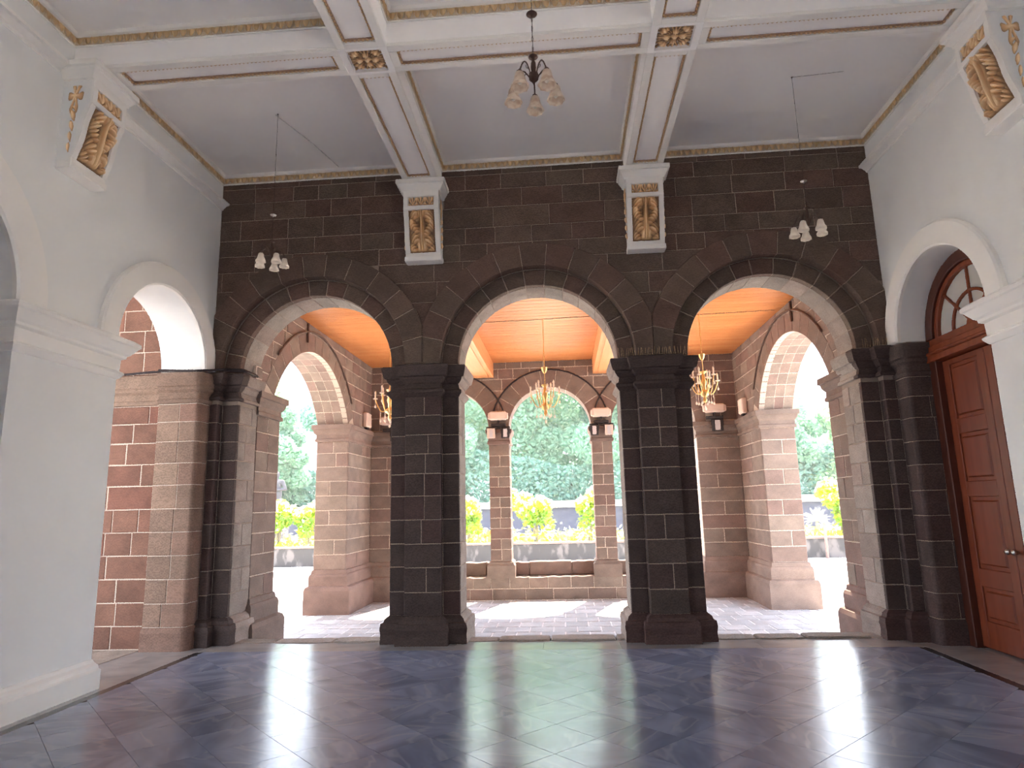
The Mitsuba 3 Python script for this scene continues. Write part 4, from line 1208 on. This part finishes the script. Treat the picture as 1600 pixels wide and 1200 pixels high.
hall_lamp('chandelier', 'bronze five-arm chandelier with frosted bell shades hanging near the ceiling beam', -0.112, 4.4, 4.71, 0.205, ZC, 'bronze', 'shade_glass', 5.24, 0, pi / 2, 0.62)
hall_lamp('small_chandelier', 'small dark hanging lamp with white bell shades before the left dark arch', -3.07, 6.48, 4.30, 0.165, ZC, 'bronze', 'milk_glass', 4.74, 0, 0.5, 0.62, 'small hanging lamps of the hall', 1)
hall_lamp('small_chandelier', 'small dark hanging lamp with white bell shades near the right white wall', 2.58, 6.46, 4.33, 0.17, ZC, 'bronze', 'milk_glass', 4.76, 0, 0.2, 0.62, 'small hanging lamps of the hall', 1)
for (p0, p1) in (((-3.10, 6.48), (-2.78, 7.70)), ((2.57, 6.46), (3.10, 6.42))):
    t = thing('ceiling_wire', 'thin grey wire on the ceiling from the ' + ('left' if p0[0] < 0 else 'right') + ' hanging lamp', 'wire')
    put(t, tube([(*p0, ZC - 0.004), ((p0[0] + p1[0]) / 2 + .03, (p0[1] + p1[1]) / 2, ZC - 0.004), (*p1, ZC - 0.004)], 0.003, 5), 'wire_grey')


for (p0, p1, lb) in (((-1.4, 10.45), (0.65, 10.35), 'middle'), ((1.2, 10.55), (3.5, 10.48), 'right')):
    t = thing('porch_ceiling_wire', 'thin wire along the orange ceiling above the ' + lb + ' crystal chandelier', 'wire')
    put(t, tube([(*p0, PZC - 0.006), ((p0[0] + p1[0]) / 2, (p0[1] + p1[1]) / 2 + 0.03, PZC - 0.008), (*p1, PZC - 0.006)], 0.0035, 5), 'cable_brown')


# crystal chandeliers of the porch
def crystal_lamp(label, x, y, zt, s=1.0):
    t = thing('crystal_chandelier', label, 'chandelier', 'crystal chandeliers in the porch')
    zt0 = zt
    part('rod', tube([(x, y, zt + 0.05), (x, y, PZC)], 0.006, 6), 'brass', t)
    part('cup', lathe([(0.0, 0.05), (0.03, 0.05), (0.055, 0.045), (0.045, 0.0), (0.018, -0.05), (0, -0.055)], (x, y, zt + 0.30), 14), 'brass', t, smooth=40)
    part('column', lathe([(0.0, 0.07), (0.06, 0.06), (0.05, 0.04), (0.02, 0.02), (0.03, -0.06), (0.05, -0.12), (0.028, -0.18), (0.03, -0.24), (0.075, -0.28), (0.06, -0.33), (0.02, -0.36), (0.03, -0.42), (0.0, -0.46)], (x, y, zt), 16), 'brass', t, smooth=40)
    drops_top = []
    n = 8
    for k in range(n):
        a = 0.2 + k * 2 * pi / n
        big = k % 2 == 0
        R_ = 0.235 if big else 0.17
        z_e = -0.10 if big else -0.02
        dx, dy = math.cos(a), math.sin(a)
        q = np.linspace(0, 1, 12)
        rr = 0.05 + q * (R_ - 0.05)
        zz = -0.27 - 0.06 * np.sin(q * pi) + q ** 2.2 * (0.27 + z_e)
        arm = part('arm', tube(np.stack([x + rr * dx, y + rr * dy, zt + zz], 1), 0.0075, 6), 'brass', t)
        ex, ey, ez = x + R_ * dx, y + R_ * dy, zt + z_e
        part('drip_pan', lathe([(0.0, 0.0), (0.03, 0.0), (0.042, 0.015), (0.03, 0.012), (0.012, 0.014), (0, 0.014)], (ex, ey, ez), 12), 'crystal', arm)
        part('candle', lathe([(0.0, 0.014), (0.013, 0.014), (0.013, 0.075), (0.011, 0.08), (0.017, 0.10), (0.011, 0.125), (0.0, 0.145)], (ex, ey, ez), 10), 'candle', arm, smooth=40)
        ds = []
        for (fr, ln) in ((1.0, 0.11), (0.62, 0.15)):
            px, py = x + R_ * fr * dx, y + R_ * fr * dy
            z0 = ez - 0.002 if fr == 1.0 else zt + float(np.interp(R_ * fr, rr, zz)) - 0.008
            ds.append(tube([(px, py, z0), (px, py, z0 - ln)], 0.003, 4))
            ds.append(lathe([(0.0, 0.025), (0.013, 0.0), (0.018, -0.022), (0.0, -0.04)], (px, py, z0 - ln), 6))
        part('crystal_drop', join(ds), 'crystal', arm)
    part('finial_drop', join([tube([(x, y, zt - 0.45), (x, y, zt - 0.53)], 0.003, 4), lathe([(0.0, 0.025), (0.016, 0.0), (0.022, -0.026), (0.0, -0.045)], (x, y, zt - 0.53), 6)]), 'crystal', t)
    return t


crystal_lamp('gold crystal chandelier with candles in front of the middle garden arch', -0.25, 10.4, 3.39)
crystal_lamp('gold crystal chandelier with candles beside the right dark pillar', 2.30, 10.52, 3.53)
crystal_lamp('gold crystal chandelier half hidden behind the left dark pillar', -2.83, 10.5, 3.42)


# ------------------------------------------------------------------ lamps, boxes and cables on the porch
def flood(label, x, y, z, w, hgt, tilt, group='small floodlights on the porch capitals', dark=True):
    t = thing('floodlight', label, 'floodlight', group)
    put(t, bx(x - w / 2, x + w / 2, y - 0.05, y, z - hgt / 2, z + hgt / 2, 0.008), 'fixture_black' if dark else 'fixture_white')
    part('lens', bx(x - w * 0.24, x + w * 0.24, y - 0.058, y - 0.04, z - hgt * 0.42, z + hgt * 0.42, 0.004), 'lens_grey', t, label='pale lens')
    part('bracket', join([bx(x - w / 2 - .012, x - w / 2, y - 0.03, y + 0.0, z - 0.01, z + hgt / 2 + 0.03), bx(x + w / 2, x + w / 2 + .012, y - 0.03, y, z - 0.01, z + hgt / 2 + 0.03), bx(x - w / 2 - .012, x + w / 2 + .012, y - 0.03, PBY + 0.0 if y > 12 else y, z + hgt / 2 + 0.02, z + hgt / 2 + 0.032)]), 'fixture_black', t)
    return t


def boxlamp(label, x, y, z, w=0.36, hgt=0.18, d=0.16):
    t = thing('box_lamp', label, 'lamp', 'large box lamps on the porch capitals')
    put(t, bx(x - w / 2, x + w / 2, y - d, y - 0.02, z - hgt / 2, z + hgt / 2, 0.025), 'fixture_white')
    part('end_cap', join([bx(x - w / 2 - .03, x - w / 2 + .02, y - d + .02, y - .04, z - hgt / 2 + .02, z + hgt / 2 - .03, 0.01), bx(x + w / 2 - .02, x + w / 2 + .03, y - d + .02, y - .04, z - hgt / 2 + .02, z + hgt / 2 - .03, 0.01)]), 'fixture_white', t)
    part('stand', join([bx(x - .02, x + .02, y - .10, y - .04, z - hgt / 2 - .12, z - hgt / 2 + .01), bx(x - w * .42, x + w * .42, y - .10, y - 0.002, z - hgt / 2 - .13, z - hgt / 2 - .07, 0.006)]), 'fixture_black', t)
    return t


for i, (x0, x1) in enumerate(TPX):
    c = (x0 + x1) / 2
    sd = ['left', 'right'][i]
    boxlamp('large pale box lamp on top of the ' + sd + ' slender pier', c, PBY, 3.40)
    flood('small floodlight with a pale lens, on the left side of the ' + sd + ' slender pier capital', c - 0.15, PBY - 0.10, 3.03, 0.17, 0.21, 0, dark=(i == 1))
    flood('small floodlight with a pale lens, on the right side of the ' + sd + ' slender pier capital', c + 0.15, PBY - 0.10, 3.03, 0.17, 0.21, 0, dark=(i == 0))
boxlamp('large pale box lamp in the porch corner left of the left dark pillar', -3.62, PBY - 0.06, 3.36, 0.40)
flood('small black floodlight in the porch corner left of the left dark pillar', -3.50, PBY - 0.12, 3.04, 0.22, 0.22, 0)
boxlamp('large pale box lamp in the porch corner below the right crystal chandelier', 3.12, PBY - 0.06, 3.40, 0.40)
flood('small black floodlight in the porch corner below the right crystal chandelier', 3.16, PBY - 0.12, 3.05, 0.22, 0.24, 0)
for lb, x0, x1, yy in (('pale junction box on the left porch wall beside the box lamp', PXL, PXL + 0.10, 13.2), ('pale rounded box on the right porch wall beside the box lamp', PXR - 0.10, PXR, 13.0)):
    t = thing('junction_box', lb, 'box')
    put(t, bx(x0, x1, yy - 0.16, yy + 0.16, 3.20, 3.50, 0.02), 'fixture_white')
    part('gland', bx(x0 + .02, x1 - .02, yy - 0.05, yy + 0.05, 3.16, 3.21, 0.006), 'fixture_black', t)
t = thing('junction_box', 'pale junction box above the capital inside the left dark arch', 'box')
xj = PX[0] + W2
put(t, bx(xj - 0.02, xj + 0.06, 8.22, 8.40, SPR + 0.0, SPR + 0.17, 0.01), 'fixture_white')
part('lid', bx(xj + 0.055, xj + 0.066, 8.235, 8.385, SPR + 0.015, SPR + 0.155, 0.003), 'pink_stone', t)


def cable(label, pts, r=0.012, bs='cable_black', group=None):
    t = thing('cable', label, 'cable', group)
    put(t, tube(pts, r, 6), bs)
    return t


for ci, c in enumerate(BC):
    a = np.linspace(0.32, pi - 0.32, 26)
    p = np.stack([c + (BRO + .01) * np.cos(a), np.full(26, PBY - 0.012), np.minimum(BS + (BRO + .01) * np.sin(a), PZC - 0.03)], 1)
    cable('dark cable round the ' + ['left', 'middle', 'right'][ci] + ' garden arch', p, 0.016)
for side, xw, s in (('left', PXL, 1), ('right', PXR, -1)):
    a = np.linspace(0.62, pi - 0.75, 26)
    p = np.stack([np.full(26, xw + s * 0.018), SC_Y + (SC_R + 0.33) * np.cos(a), np.minimum(SC_Z + (SC_R + 0.33) * np.sin(a), PZC - 0.03)], 1)
    cable('dark cable round the low arch of the ' + side + ' porch wall', p, 0.015, 'cable_brown')
    yy = 10.0
    cable('short dark conduit hanging from the orange ceiling on the ' + side + ' porch wall', [(xw + s * 0.02, yy, PZC - 0.02), (xw + s * 0.02, yy, 4.22)], 0.018, 'cable_brown')
for j in range(3):
    yy = 7.50 - 0.05 * j
    xs = np.linspace(-6.4, XL - 0.02, 14)
    if j == 0:
        pts = [(x_, A1Y + A1R - 0.075 - 0.012 * j, 3.262 + 0.01 * j + 0.012 * math.sin(6 * x_ + j)) for x_ in np.linspace(XL - 0.5, XL - 0.02, 10)] + [(XL + 0.09, 7.56, 3.27), (XL + 0.12, WY - 0.13, 3.29), (PX[0] + W1 + 0.12, WY - 0.03, 3.30), (PX[0] + W2 + 0.10, SY - 0.02, 3.30), (PX[0] + W2 + 0.09, 8.2, 3.30)]
    elif j == 1:
        pts = [(x_, 7.56 - 0.02, 3.262 + 0.014 * math.sin(5 * x_ + 1)) for x_ in np.linspace(-7.6, XL - 0.4, 12)]
    else:
        pts = [(XL + 0.06, 7.60, 3.275), (XL + 0.16, WY - 0.11, 3.30), (PX[0] + W1 + 0.10, WY - 0.02, 3.32), (PX[0] + W2 + 0.06, SY - 0.03, 3.325), (PX[0] + W2 + 0.05, 8.22, 3.33)]
    cable(['black cable along the ledge under the left white arch', 'black cable on the string course of the terrace wall', 'black cable along the capital of the left corner half pillar'][j], pts, 0.014)

# bird spikes on the capitals
for (x0, x1, y0, lb) in ((P3 - W2, P3 + W2, WY - 0.05, 'row of thin bird spikes on the capital of the right dark pillar'), (PX[3] - W2, XR - 0.02, WY - 0.05, 'row of thin bird spikes on the capital beside the wooden door')):
    t = thing('bird_spikes', lb, 'bird spikes', kind='stuff')
    rr = random.Random(4)
    put(t, join([tube([(x_, y0, CAP1 - 0.004), (x_ + rr.uniform(-.02, .02), y0 + rr.uniform(-.03, .02), CAP1 + 0.10)], 0.0022, 3) for x_ in np.arange(x0, x1, 0.028)]), 'dull_gold')

# ------------------------------------------------------------------ garden
pw = thing('planter_wall', 'low stained grey concrete planter wall across the garden', 'wall')
put(pw, bx(-16, 16, 22.4, 22.65, -0.37, 0.24, 0.01), 'planter_concrete')
part('coping', bx(-16, 16, 22.36, 22.7, 0.24, 0.31, 0.012), 'planter_coping', pw, label='brownish coping')
bed = thing('flower_bed', 'raised soil of the planter with low plants', 'flower bed')
put(bed, bx(-16, 16, 22.7, 27.0, -0.36, 0.2, 0.02), 'soil')
t = thing('lawn', 'pale sunlit lawn and path behind the flower bed', 'lawn')
put(t, bx(-40, 40, 27.0, 44.0, -0.36, -0.30), 'lawn_grass')


def leaf_cards(centers, size, rs, long=2.0, droop=0.0):
    n = len(centers)
    d = rs.normal(size=(n, 3)); d[:, 2] = d[:, 2] * 0.6 - droop
    d /= np.linalg.norm(d, axis=1, keepdims=True)
    b = np.cross(d, rs.normal(size=(n, 3))); b /= np.linalg.norm(b, axis=1, keepdims=True)
    s = size * rs.uniform(0.65, 1.3, (n, 1))
    V = np.stack([centers - d * s * long / 2, centers + b * s * 0.5, centers + d * s * long / 2, centers - b * s * 0.5], 1).reshape(-1, 3)
    i = np.arange(n)[:, None] * 4
    return V, np.vstack([np.hstack([i, i + 1, i + 2]), np.hstack([i, i + 2, i + 3])])


def tree(label, x, y, height, radius, seed, bs, n=24000, low=0.0, group='trees behind the garden wall', size=0.215, balls=34):
    rs = np.random.default_rng(seed)
    t = thing('tree', label, 'tree', group)
    z0 = -0.36
    trunk_h = height * 0.28
    pts = [(x + 0.3 * math.sin(k), y, z0 + k / 5 * trunk_h) for k in range(6)]
    part('trunk', tube(pts, np.linspace(0.24, 0.10, 6), 8), 'bark', t)
    # clusters: balls of leaves over an egg-shaped crown
    cz, ch = low + (height - low) * 0.52, (height - low) * 0.5
    u = rs.normal(size=(balls, 3)); u /= np.linalg.norm(u, axis=1, keepdims=True)
    k = rs.uniform(0.35, 0.92, (balls, 1))
    u[:, 1] -= 0.25
    cc = np.array([x, y, cz]) + u * k * [radius, radius * 0.8, ch]
    br = rs.uniform(0.20, 0.36, balls) * radius
    w = br ** 2 / (br ** 2).sum()
    which = rs.choice(balls, n, p=w)
    dd = rs.normal(size=(n, 3)); dd /= np.linalg.norm(dd, axis=1, keepdims=True)
    pos = cc[which] + dd * (br[which] * rs.uniform(0.55, 1.05, n) ** 0.7)[:, None] * [1, 1, 0.8]
    pos = pos[pos[:, 2] > low]
    part('leaves', leaf_cards(pos, size, rs, 1.7, 0.15), bs, t, kind='stuff')
    return t


TR = [(-25, 50, 12, 5.0, 'tree_leaf_light', 0.5), (-20.6, 46, 10.3, 3.4, 'tree_leaf', 0.2), (-15.5, 52, 12.5, 5.4, 'tree_leaf_dark', 0.3), (-9, 50, 15, 5.6, 'tree_leaf', 0.3), (-4.2, 55, 19, 6.2, 'tree_leaf_light', 0.5),
      (0.6, 50, 16.5, 5.4, 'tree_leaf', 0.3), (5.5, 54, 17.5, 5.6, 'tree_leaf_dark', 0.3), (11, 51, 14, 5.0, 'tree_leaf', 0.3), (16.2, 50, 10.0, 4.4, 'tree_leaf', 0.3), (21.0, 49, 8.3, 4.2, 'tree_leaf_light', 0.3), (27, 52, 9, 5.0, 'tree_leaf', 0.3), (-14, 63, 13, 6.5, 'tree_leaf', 0.3), (-2.5, 62, 19, 7.5, 'tree_leaf', 0.3), (6.0, 64, 19, 7.5, 'tree_leaf_light', 0.3)]
TL = ['tall pale green tree far left behind the garden wall', 'small open tree beside the statue, seen through the left porch arch', 'dark green tree right of the statue', 'green tree seen left of the left dark pillar', 'tall light green tree behind the left slender pier',
      'green tree in the middle garden arch', 'dark green tree behind the right slender pier', 'green tree behind the right dark pillar', 'green tree seen through the right porch arch', 'light green low tree right of the right porch arch', 'green tree far right behind the garden wall', 'farther tree behind the dark green one right of the statue', 'farther tall green tree behind the middle garden arch trees', 'farther light green tree right of the middle garden arch']
for i, (x, y, hh, rr, bs, low) in enumerate(TR):
    tree(TL[i], x, y, hh, rr, 500 + i, bs, low=low)
rs = np.random.default_rng(9)
t = thing('hedge', 'dense dark green hedge behind the garden wall', 'hedge', kind='stuff')
c = np.stack([rs.uniform(-30, 30, 52000), rs.uniform(46.2, 48.6, 52000), rs.uniform(-0.3, 5.6, 52000) ** 1.0], 1)
c[:, 2] *= 0.75 + 0.35 * meshkit.noise(np.stack([c[:, 0] * 0.35, c[:, 0] * 0, c[:, 1] * 0], 1))
put(t, leaf_cards(c, 0.22, rs, 1.6), 'tree_leaf_dark')


def shrub(label, x, y, hgt, rad, seed, group='white-flowered shrubs in the planter', stems=7, dense=1.0, low=0.45):
    rs = np.random.default_rng(seed)
    t = thing('flowering_shrub', label, 'shrub', group)
    z0 = 0.18
    st = []
    tips = []
    for k in range(stems):
        a = rs.uniform(0, 2 * pi); r_ = rad * rs.uniform(0.25, 0.8)
        top = np.array([x + r_ * math.cos(a), y + r_ * math.sin(a), z0 + hgt * rs.uniform(0.6, 0.9)])
        mid_ = np.array([x + 0.2 * r_ * math.cos(a), y + 0.2 * r_ * math.sin(a), z0 + hgt * 0.35])
        st.append(tube([(x + .05 * math.cos(a), y + .05 * math.sin(a), z0 - 0.05), tuple(mid_), tuple(top)], [0.035, 0.025, 0.012], 5))
        tips.append(top)
    part('stems', join(st), 'pale_bark', t)
    n = int(1500 * dense)
    cc = np.array([p + rs.normal(size=3) * [0.05, 0.05, 0.08] for p in tips for _ in (0, 1)] + [[x + rs.uniform(-.6, .6) * rad, y + rs.uniform(-.6, .6) * rad, z0 + hgt * rs.uniform(low * 0.7, 0.75)] for _ in range(9)])
    w = rs.integers(0, len(cc), n)
    d = rs.normal(size=(n, 3)); d /= np.linalg.norm(d, axis=1, keepdims=True)
    pos = cc[w] + d * (rs.uniform(0.2, 1, (n, 1)) ** 0.6) * rad * [0.42, 0.42, 0.36]
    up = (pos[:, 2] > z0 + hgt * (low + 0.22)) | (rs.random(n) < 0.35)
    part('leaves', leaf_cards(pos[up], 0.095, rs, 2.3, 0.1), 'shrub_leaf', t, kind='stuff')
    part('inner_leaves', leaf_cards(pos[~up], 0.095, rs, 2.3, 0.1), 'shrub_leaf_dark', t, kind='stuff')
    fl_ = []
    for p in cc[:2 * stems]:
        for _ in range(int(9 * dense)):
            e = rs.normal(size=3); e[2] = abs(e[2]); e /= np.linalg.norm(e)
            fl_.append(p + e * rad * 0.40 + rs.normal(size=(6, 3)) * 0.03)
    for _ in range(int(26 * dense)):
        e = rs.normal(size=3); e /= np.linalg.norm(e)
        fl_.append(cc[rs.integers(0, len(cc))] + e * rad * 0.42 + rs.normal(size=(5, 3)) * 0.022)
    part('flowers', leaf_cards(np.vstack(fl_), 0.075, rs, 1.3), 'petal', t, kind='stuff')
    return t


def pix(px, py, Y):
    v = _fw * F + (math.cos(ROLL) * _r - math.sin(ROLL) * _u) * (px - 800) - (math.sin(ROLL) * _r + math.cos(ROLL) * _u) * (py - 600)
    return v * (Y / v[1]) + [0, 0, EYE]


# the shrubs stand in the planter's bed: x, y, height, radius
SH = [(-10.45, 23.6, 1.75, 0.62, 'white-flowered shrub at the foot of the statue'), (-9.3, 23.7, 1.65, 0.60, 'white-flowered shrub between the statue and the left porch pier'),
      (-3.45, 23.6, 1.70, 0.58, 'white-flowered shrub right of the left dark pillar'), (-2.3, 25.2, 2.1, 0.48, 'tall white-flowered shrub behind the left slender pier'),
      (-1.05, 23.6, 1.75, 0.74, 'large round white-flowered shrub in the middle garden arch'), (0.85, 23.6, 1.70, 0.66, 'white-flowered shrub left of the right slender pier'),
      (9.5, 23.7, 1.85, 0.66, 'large white-flowered shrub in the right porch arch')]
for i, (x, y, hh, rr, lb) in enumerate(SH):
    shrub(lb, x, y, hh, rr, 700 + i)
# low bedding plants
rs = np.random.default_rng(33)
for nm, lb, x0, x1, nn, bs, hz in (('bedding_plants', 'low yellow-green bedding plants along the planter', -12, 12, 5200, 'shrub_leaf', 0.38), ('orange_flowers', 'orange flowers beside the left slender pier', -3.2, -2.4, 160, 'orange_petal', 0.35), ('white_flowers', 'small white flowers between the bedding plants', -12, 12, 1700, 'petal', 0.5)):
    t = thing(nm, lb, 'plants', kind='stuff')
    c = np.stack([rs.uniform(x0, x1, nn), rs.uniform(22.85, 26.6, nn), rs.uniform(0.2, 0.2 + hz, nn)], 1)
    c[:, 2] = 0.2 + (c[:, 2] - 0.2) * (0.35 + meshkit.noise(np.stack([c[:, 0] * 1.5, c[:, 1] * 1.5, c[:, 0] * 0], 1)))
    put(t, leaf_cards(c, 0.09, rs, 2.0), bs)
# a spiky pale plant and a post at the right
t = thing('spiky_plant', 'pale spiky plant left of the large shrub in the right porch arch', 'plant')
part('stem', tube([(8.55, 23.5, 0.15), (8.56, 23.5, 0.8)], 0.05, 6), 'pale_bark', t)
lv = []
for k in range(46):
    a, e = rs.uniform(0, 2 * pi), rs.uniform(-0.4, 1.3)
    d = np.array([math.cos(a) * math.cos(e), math.sin(a) * math.cos(e), math.sin(e)])
    lv.append(tube([(8.56, 23.5, 0.8), tuple(np.array([8.56, 23.5, 0.8]) + d * 0.28), tuple(np.array([8.56, 23.5, 0.8]) + d * 0.5 - [0, 0, 0.05])], [0.02, 0.024, 0.004], 4))
part('leaves', join(lv), 'petal', t)
t = thing('garden_post', 'thin pinkish post in front of the planter wall at the right', 'post')
put(t, tube([(8.30, 22.2, -0.36), (8.30, 22.2, 0.75)], 0.05, 8), 'planter_coping')
part('cap', lathe([(0.0, 0.03), (0.05, 0.02), (0.065, 0.0), (0.05, -0.02), (0, -0.02)], (8.30, 22.2, 0.76), 10), 'planter_coping', t)

# garden building behind: a long low wall with a white top and posts
gb = thing('garden_wall', 'long low blue-grey wall with a cream top band and white posts behind the flowers', 'wall')
put(gb, bx(-34, 34, 44.6, 45.2, -0.36, 1.30), 'building_blue')
part('top_band', join([bx(-34, 34, 44.3, 45.4, 1.30, 1.70, 0.02), bx(-34, 34, 44.2, 45.5, 1.66, 1.76, 0.02)]), 'building_white', gb, label='cream top band')
for x in (-30, -24, -18, -12.2, -7.0, -1.2, 4.05, 4.75, 9.5, 13.6, 18, 24, 30):
    part('post', bx(x - 0.14, x + 0.14, 44.35, 44.65, -0.36, 1.31, 0.02), 'building_white', gb)
part('doorway', bx(4.19, 4.61, 44.50, 44.62, -0.36, 1.28), 'building_dark', gb, label='dark gap between two posts')

# statue at the left: a standing figure with folded arm on a plinth
t = thing('statue', 'grey stone statue of a standing figure with bent arm, through the left porch arch', 'statue')


def bone(a, b, ra, rb):
    def ball(c, r):
        return m3.Manifold.sphere(r, 16).translate([float(v) for v in c])
    return m3.Manifold.batch_hull([ball(a, ra), ball(b, rb)])


SX, SYY, SZ = -12.18, 27.2, 1.30
J = lambda x, y, z: np.array([SX + x, SYY + y, SZ + z])
parts = [bone(J(-.11, 0, .08), J(-.12, 0, .52), .065, .085), bone(J(-.12, 0, .52), J(-.10, 0, .98), .088, .125), bone(J(.11, 0, .08), J(.12, -.03, .52), .065, .085), bone(J(.12, -.03, .52), J(.10, 0, .98), .088, .125),
         bone(J(-.12, -.10, .05), J(-.11, .04, .06), .05, .055), bone(J(.12, -.10, .05), J(.11, .04, .06), .05, .055),
         bone(J(-.08, 0, 1.0), J(.08, 0, 1.0), .15, .15), bone(J(0, 0, 1.02), J(0, .02, 1.35), .165, .20), bone(J(-.14, .02, 1.42), J(.14, .02, 1.42), .13, .13), bone(J(0, 0, 1.5), J(0, -.02, 1.62), .075, .07),
         bone(J(0, -.02, 1.70), J(0, -.03, 1.78), .105, .115), bone(J(0, -.10, 1.66), J(0, -.08, 1.70), .06, .06), bone(J(0, -.145, 1.71), J(0, -.13, 1.75), .018, .014),
         bone(J(.24, .02, 1.45), J(.36, .04, 1.14), .085, .07), bone(J(.36, .04, 1.14), J(.12, -.20, 1.10), .068, .05), bone(J(.12, -.20, 1.10), J(.02, -.22, 1.12), .05, .045),
         bone(J(-.24, .02, 1.45), J(-.33, .02, 1.12), .085, .07), bone(J(-.33, .02, 1.12), J(-.32, -.06, .82), .066, .05), bone(J(-.32, -.06, .82), J(-.31, -.08, .70), .05, .035)]
for q in range(4):
    parts.append(bone(J(.04 - .02 * q, -.235, 1.135 - .025 * q), J(-.05 - .012 * q, -.215, 1.14 - .026 * q), .016, .013))
M = parts[0]
for q in parts[1:]: M = M + q
M = M.refine_to_length(0.04)
mm = M.to_mesh()
bm = trimesh.Trimesh(mm.vert_properties[:, :3], mm.tri_verts)
trimesh.smoothing.filter_taubin(bm, iterations=6)
part('figure', bm, 'statue_stone', t, smooth=True)
cl = lathe([(0.0, 0.0), (0.24, 0.0), (0.25, 0.25), (0.22, 0.6), (0.20, 0.95), (0.19, 1.05), (0, 1.08)], J(0, 0, 0.03), 18)
part('robe', cl, 'statue_stone', t, smooth=40)
part('plinth', join([bx(SX - .42, SX + .42, SYY - .42, SYY + .42, -0.36, 1.18, .02), bx(SX - .5, SX + .5, SYY - .5, SYY + .5, 1.16, 1.31, .02)]), 'statue_stone', t)

# morning haze over the garden
scene['garden_haze'] = mikit.ply(bx(-70, 70, 16.0, 75.0, -0.3, 16.0), {'type': 'null'}, interior={'type': 'homogeneous', 'albedo': {'type': 'rgb', 'value': [0.93, 0.965, 0.985]}, 'sigma_t': 0.0014, 'phase': {'type': 'hg', 'g': 0.35}})
labels['garden_haze'] = {'label': 'thin bright haze over the garden and its trees', 'category': 'haze', 'kind': 'stuff'}
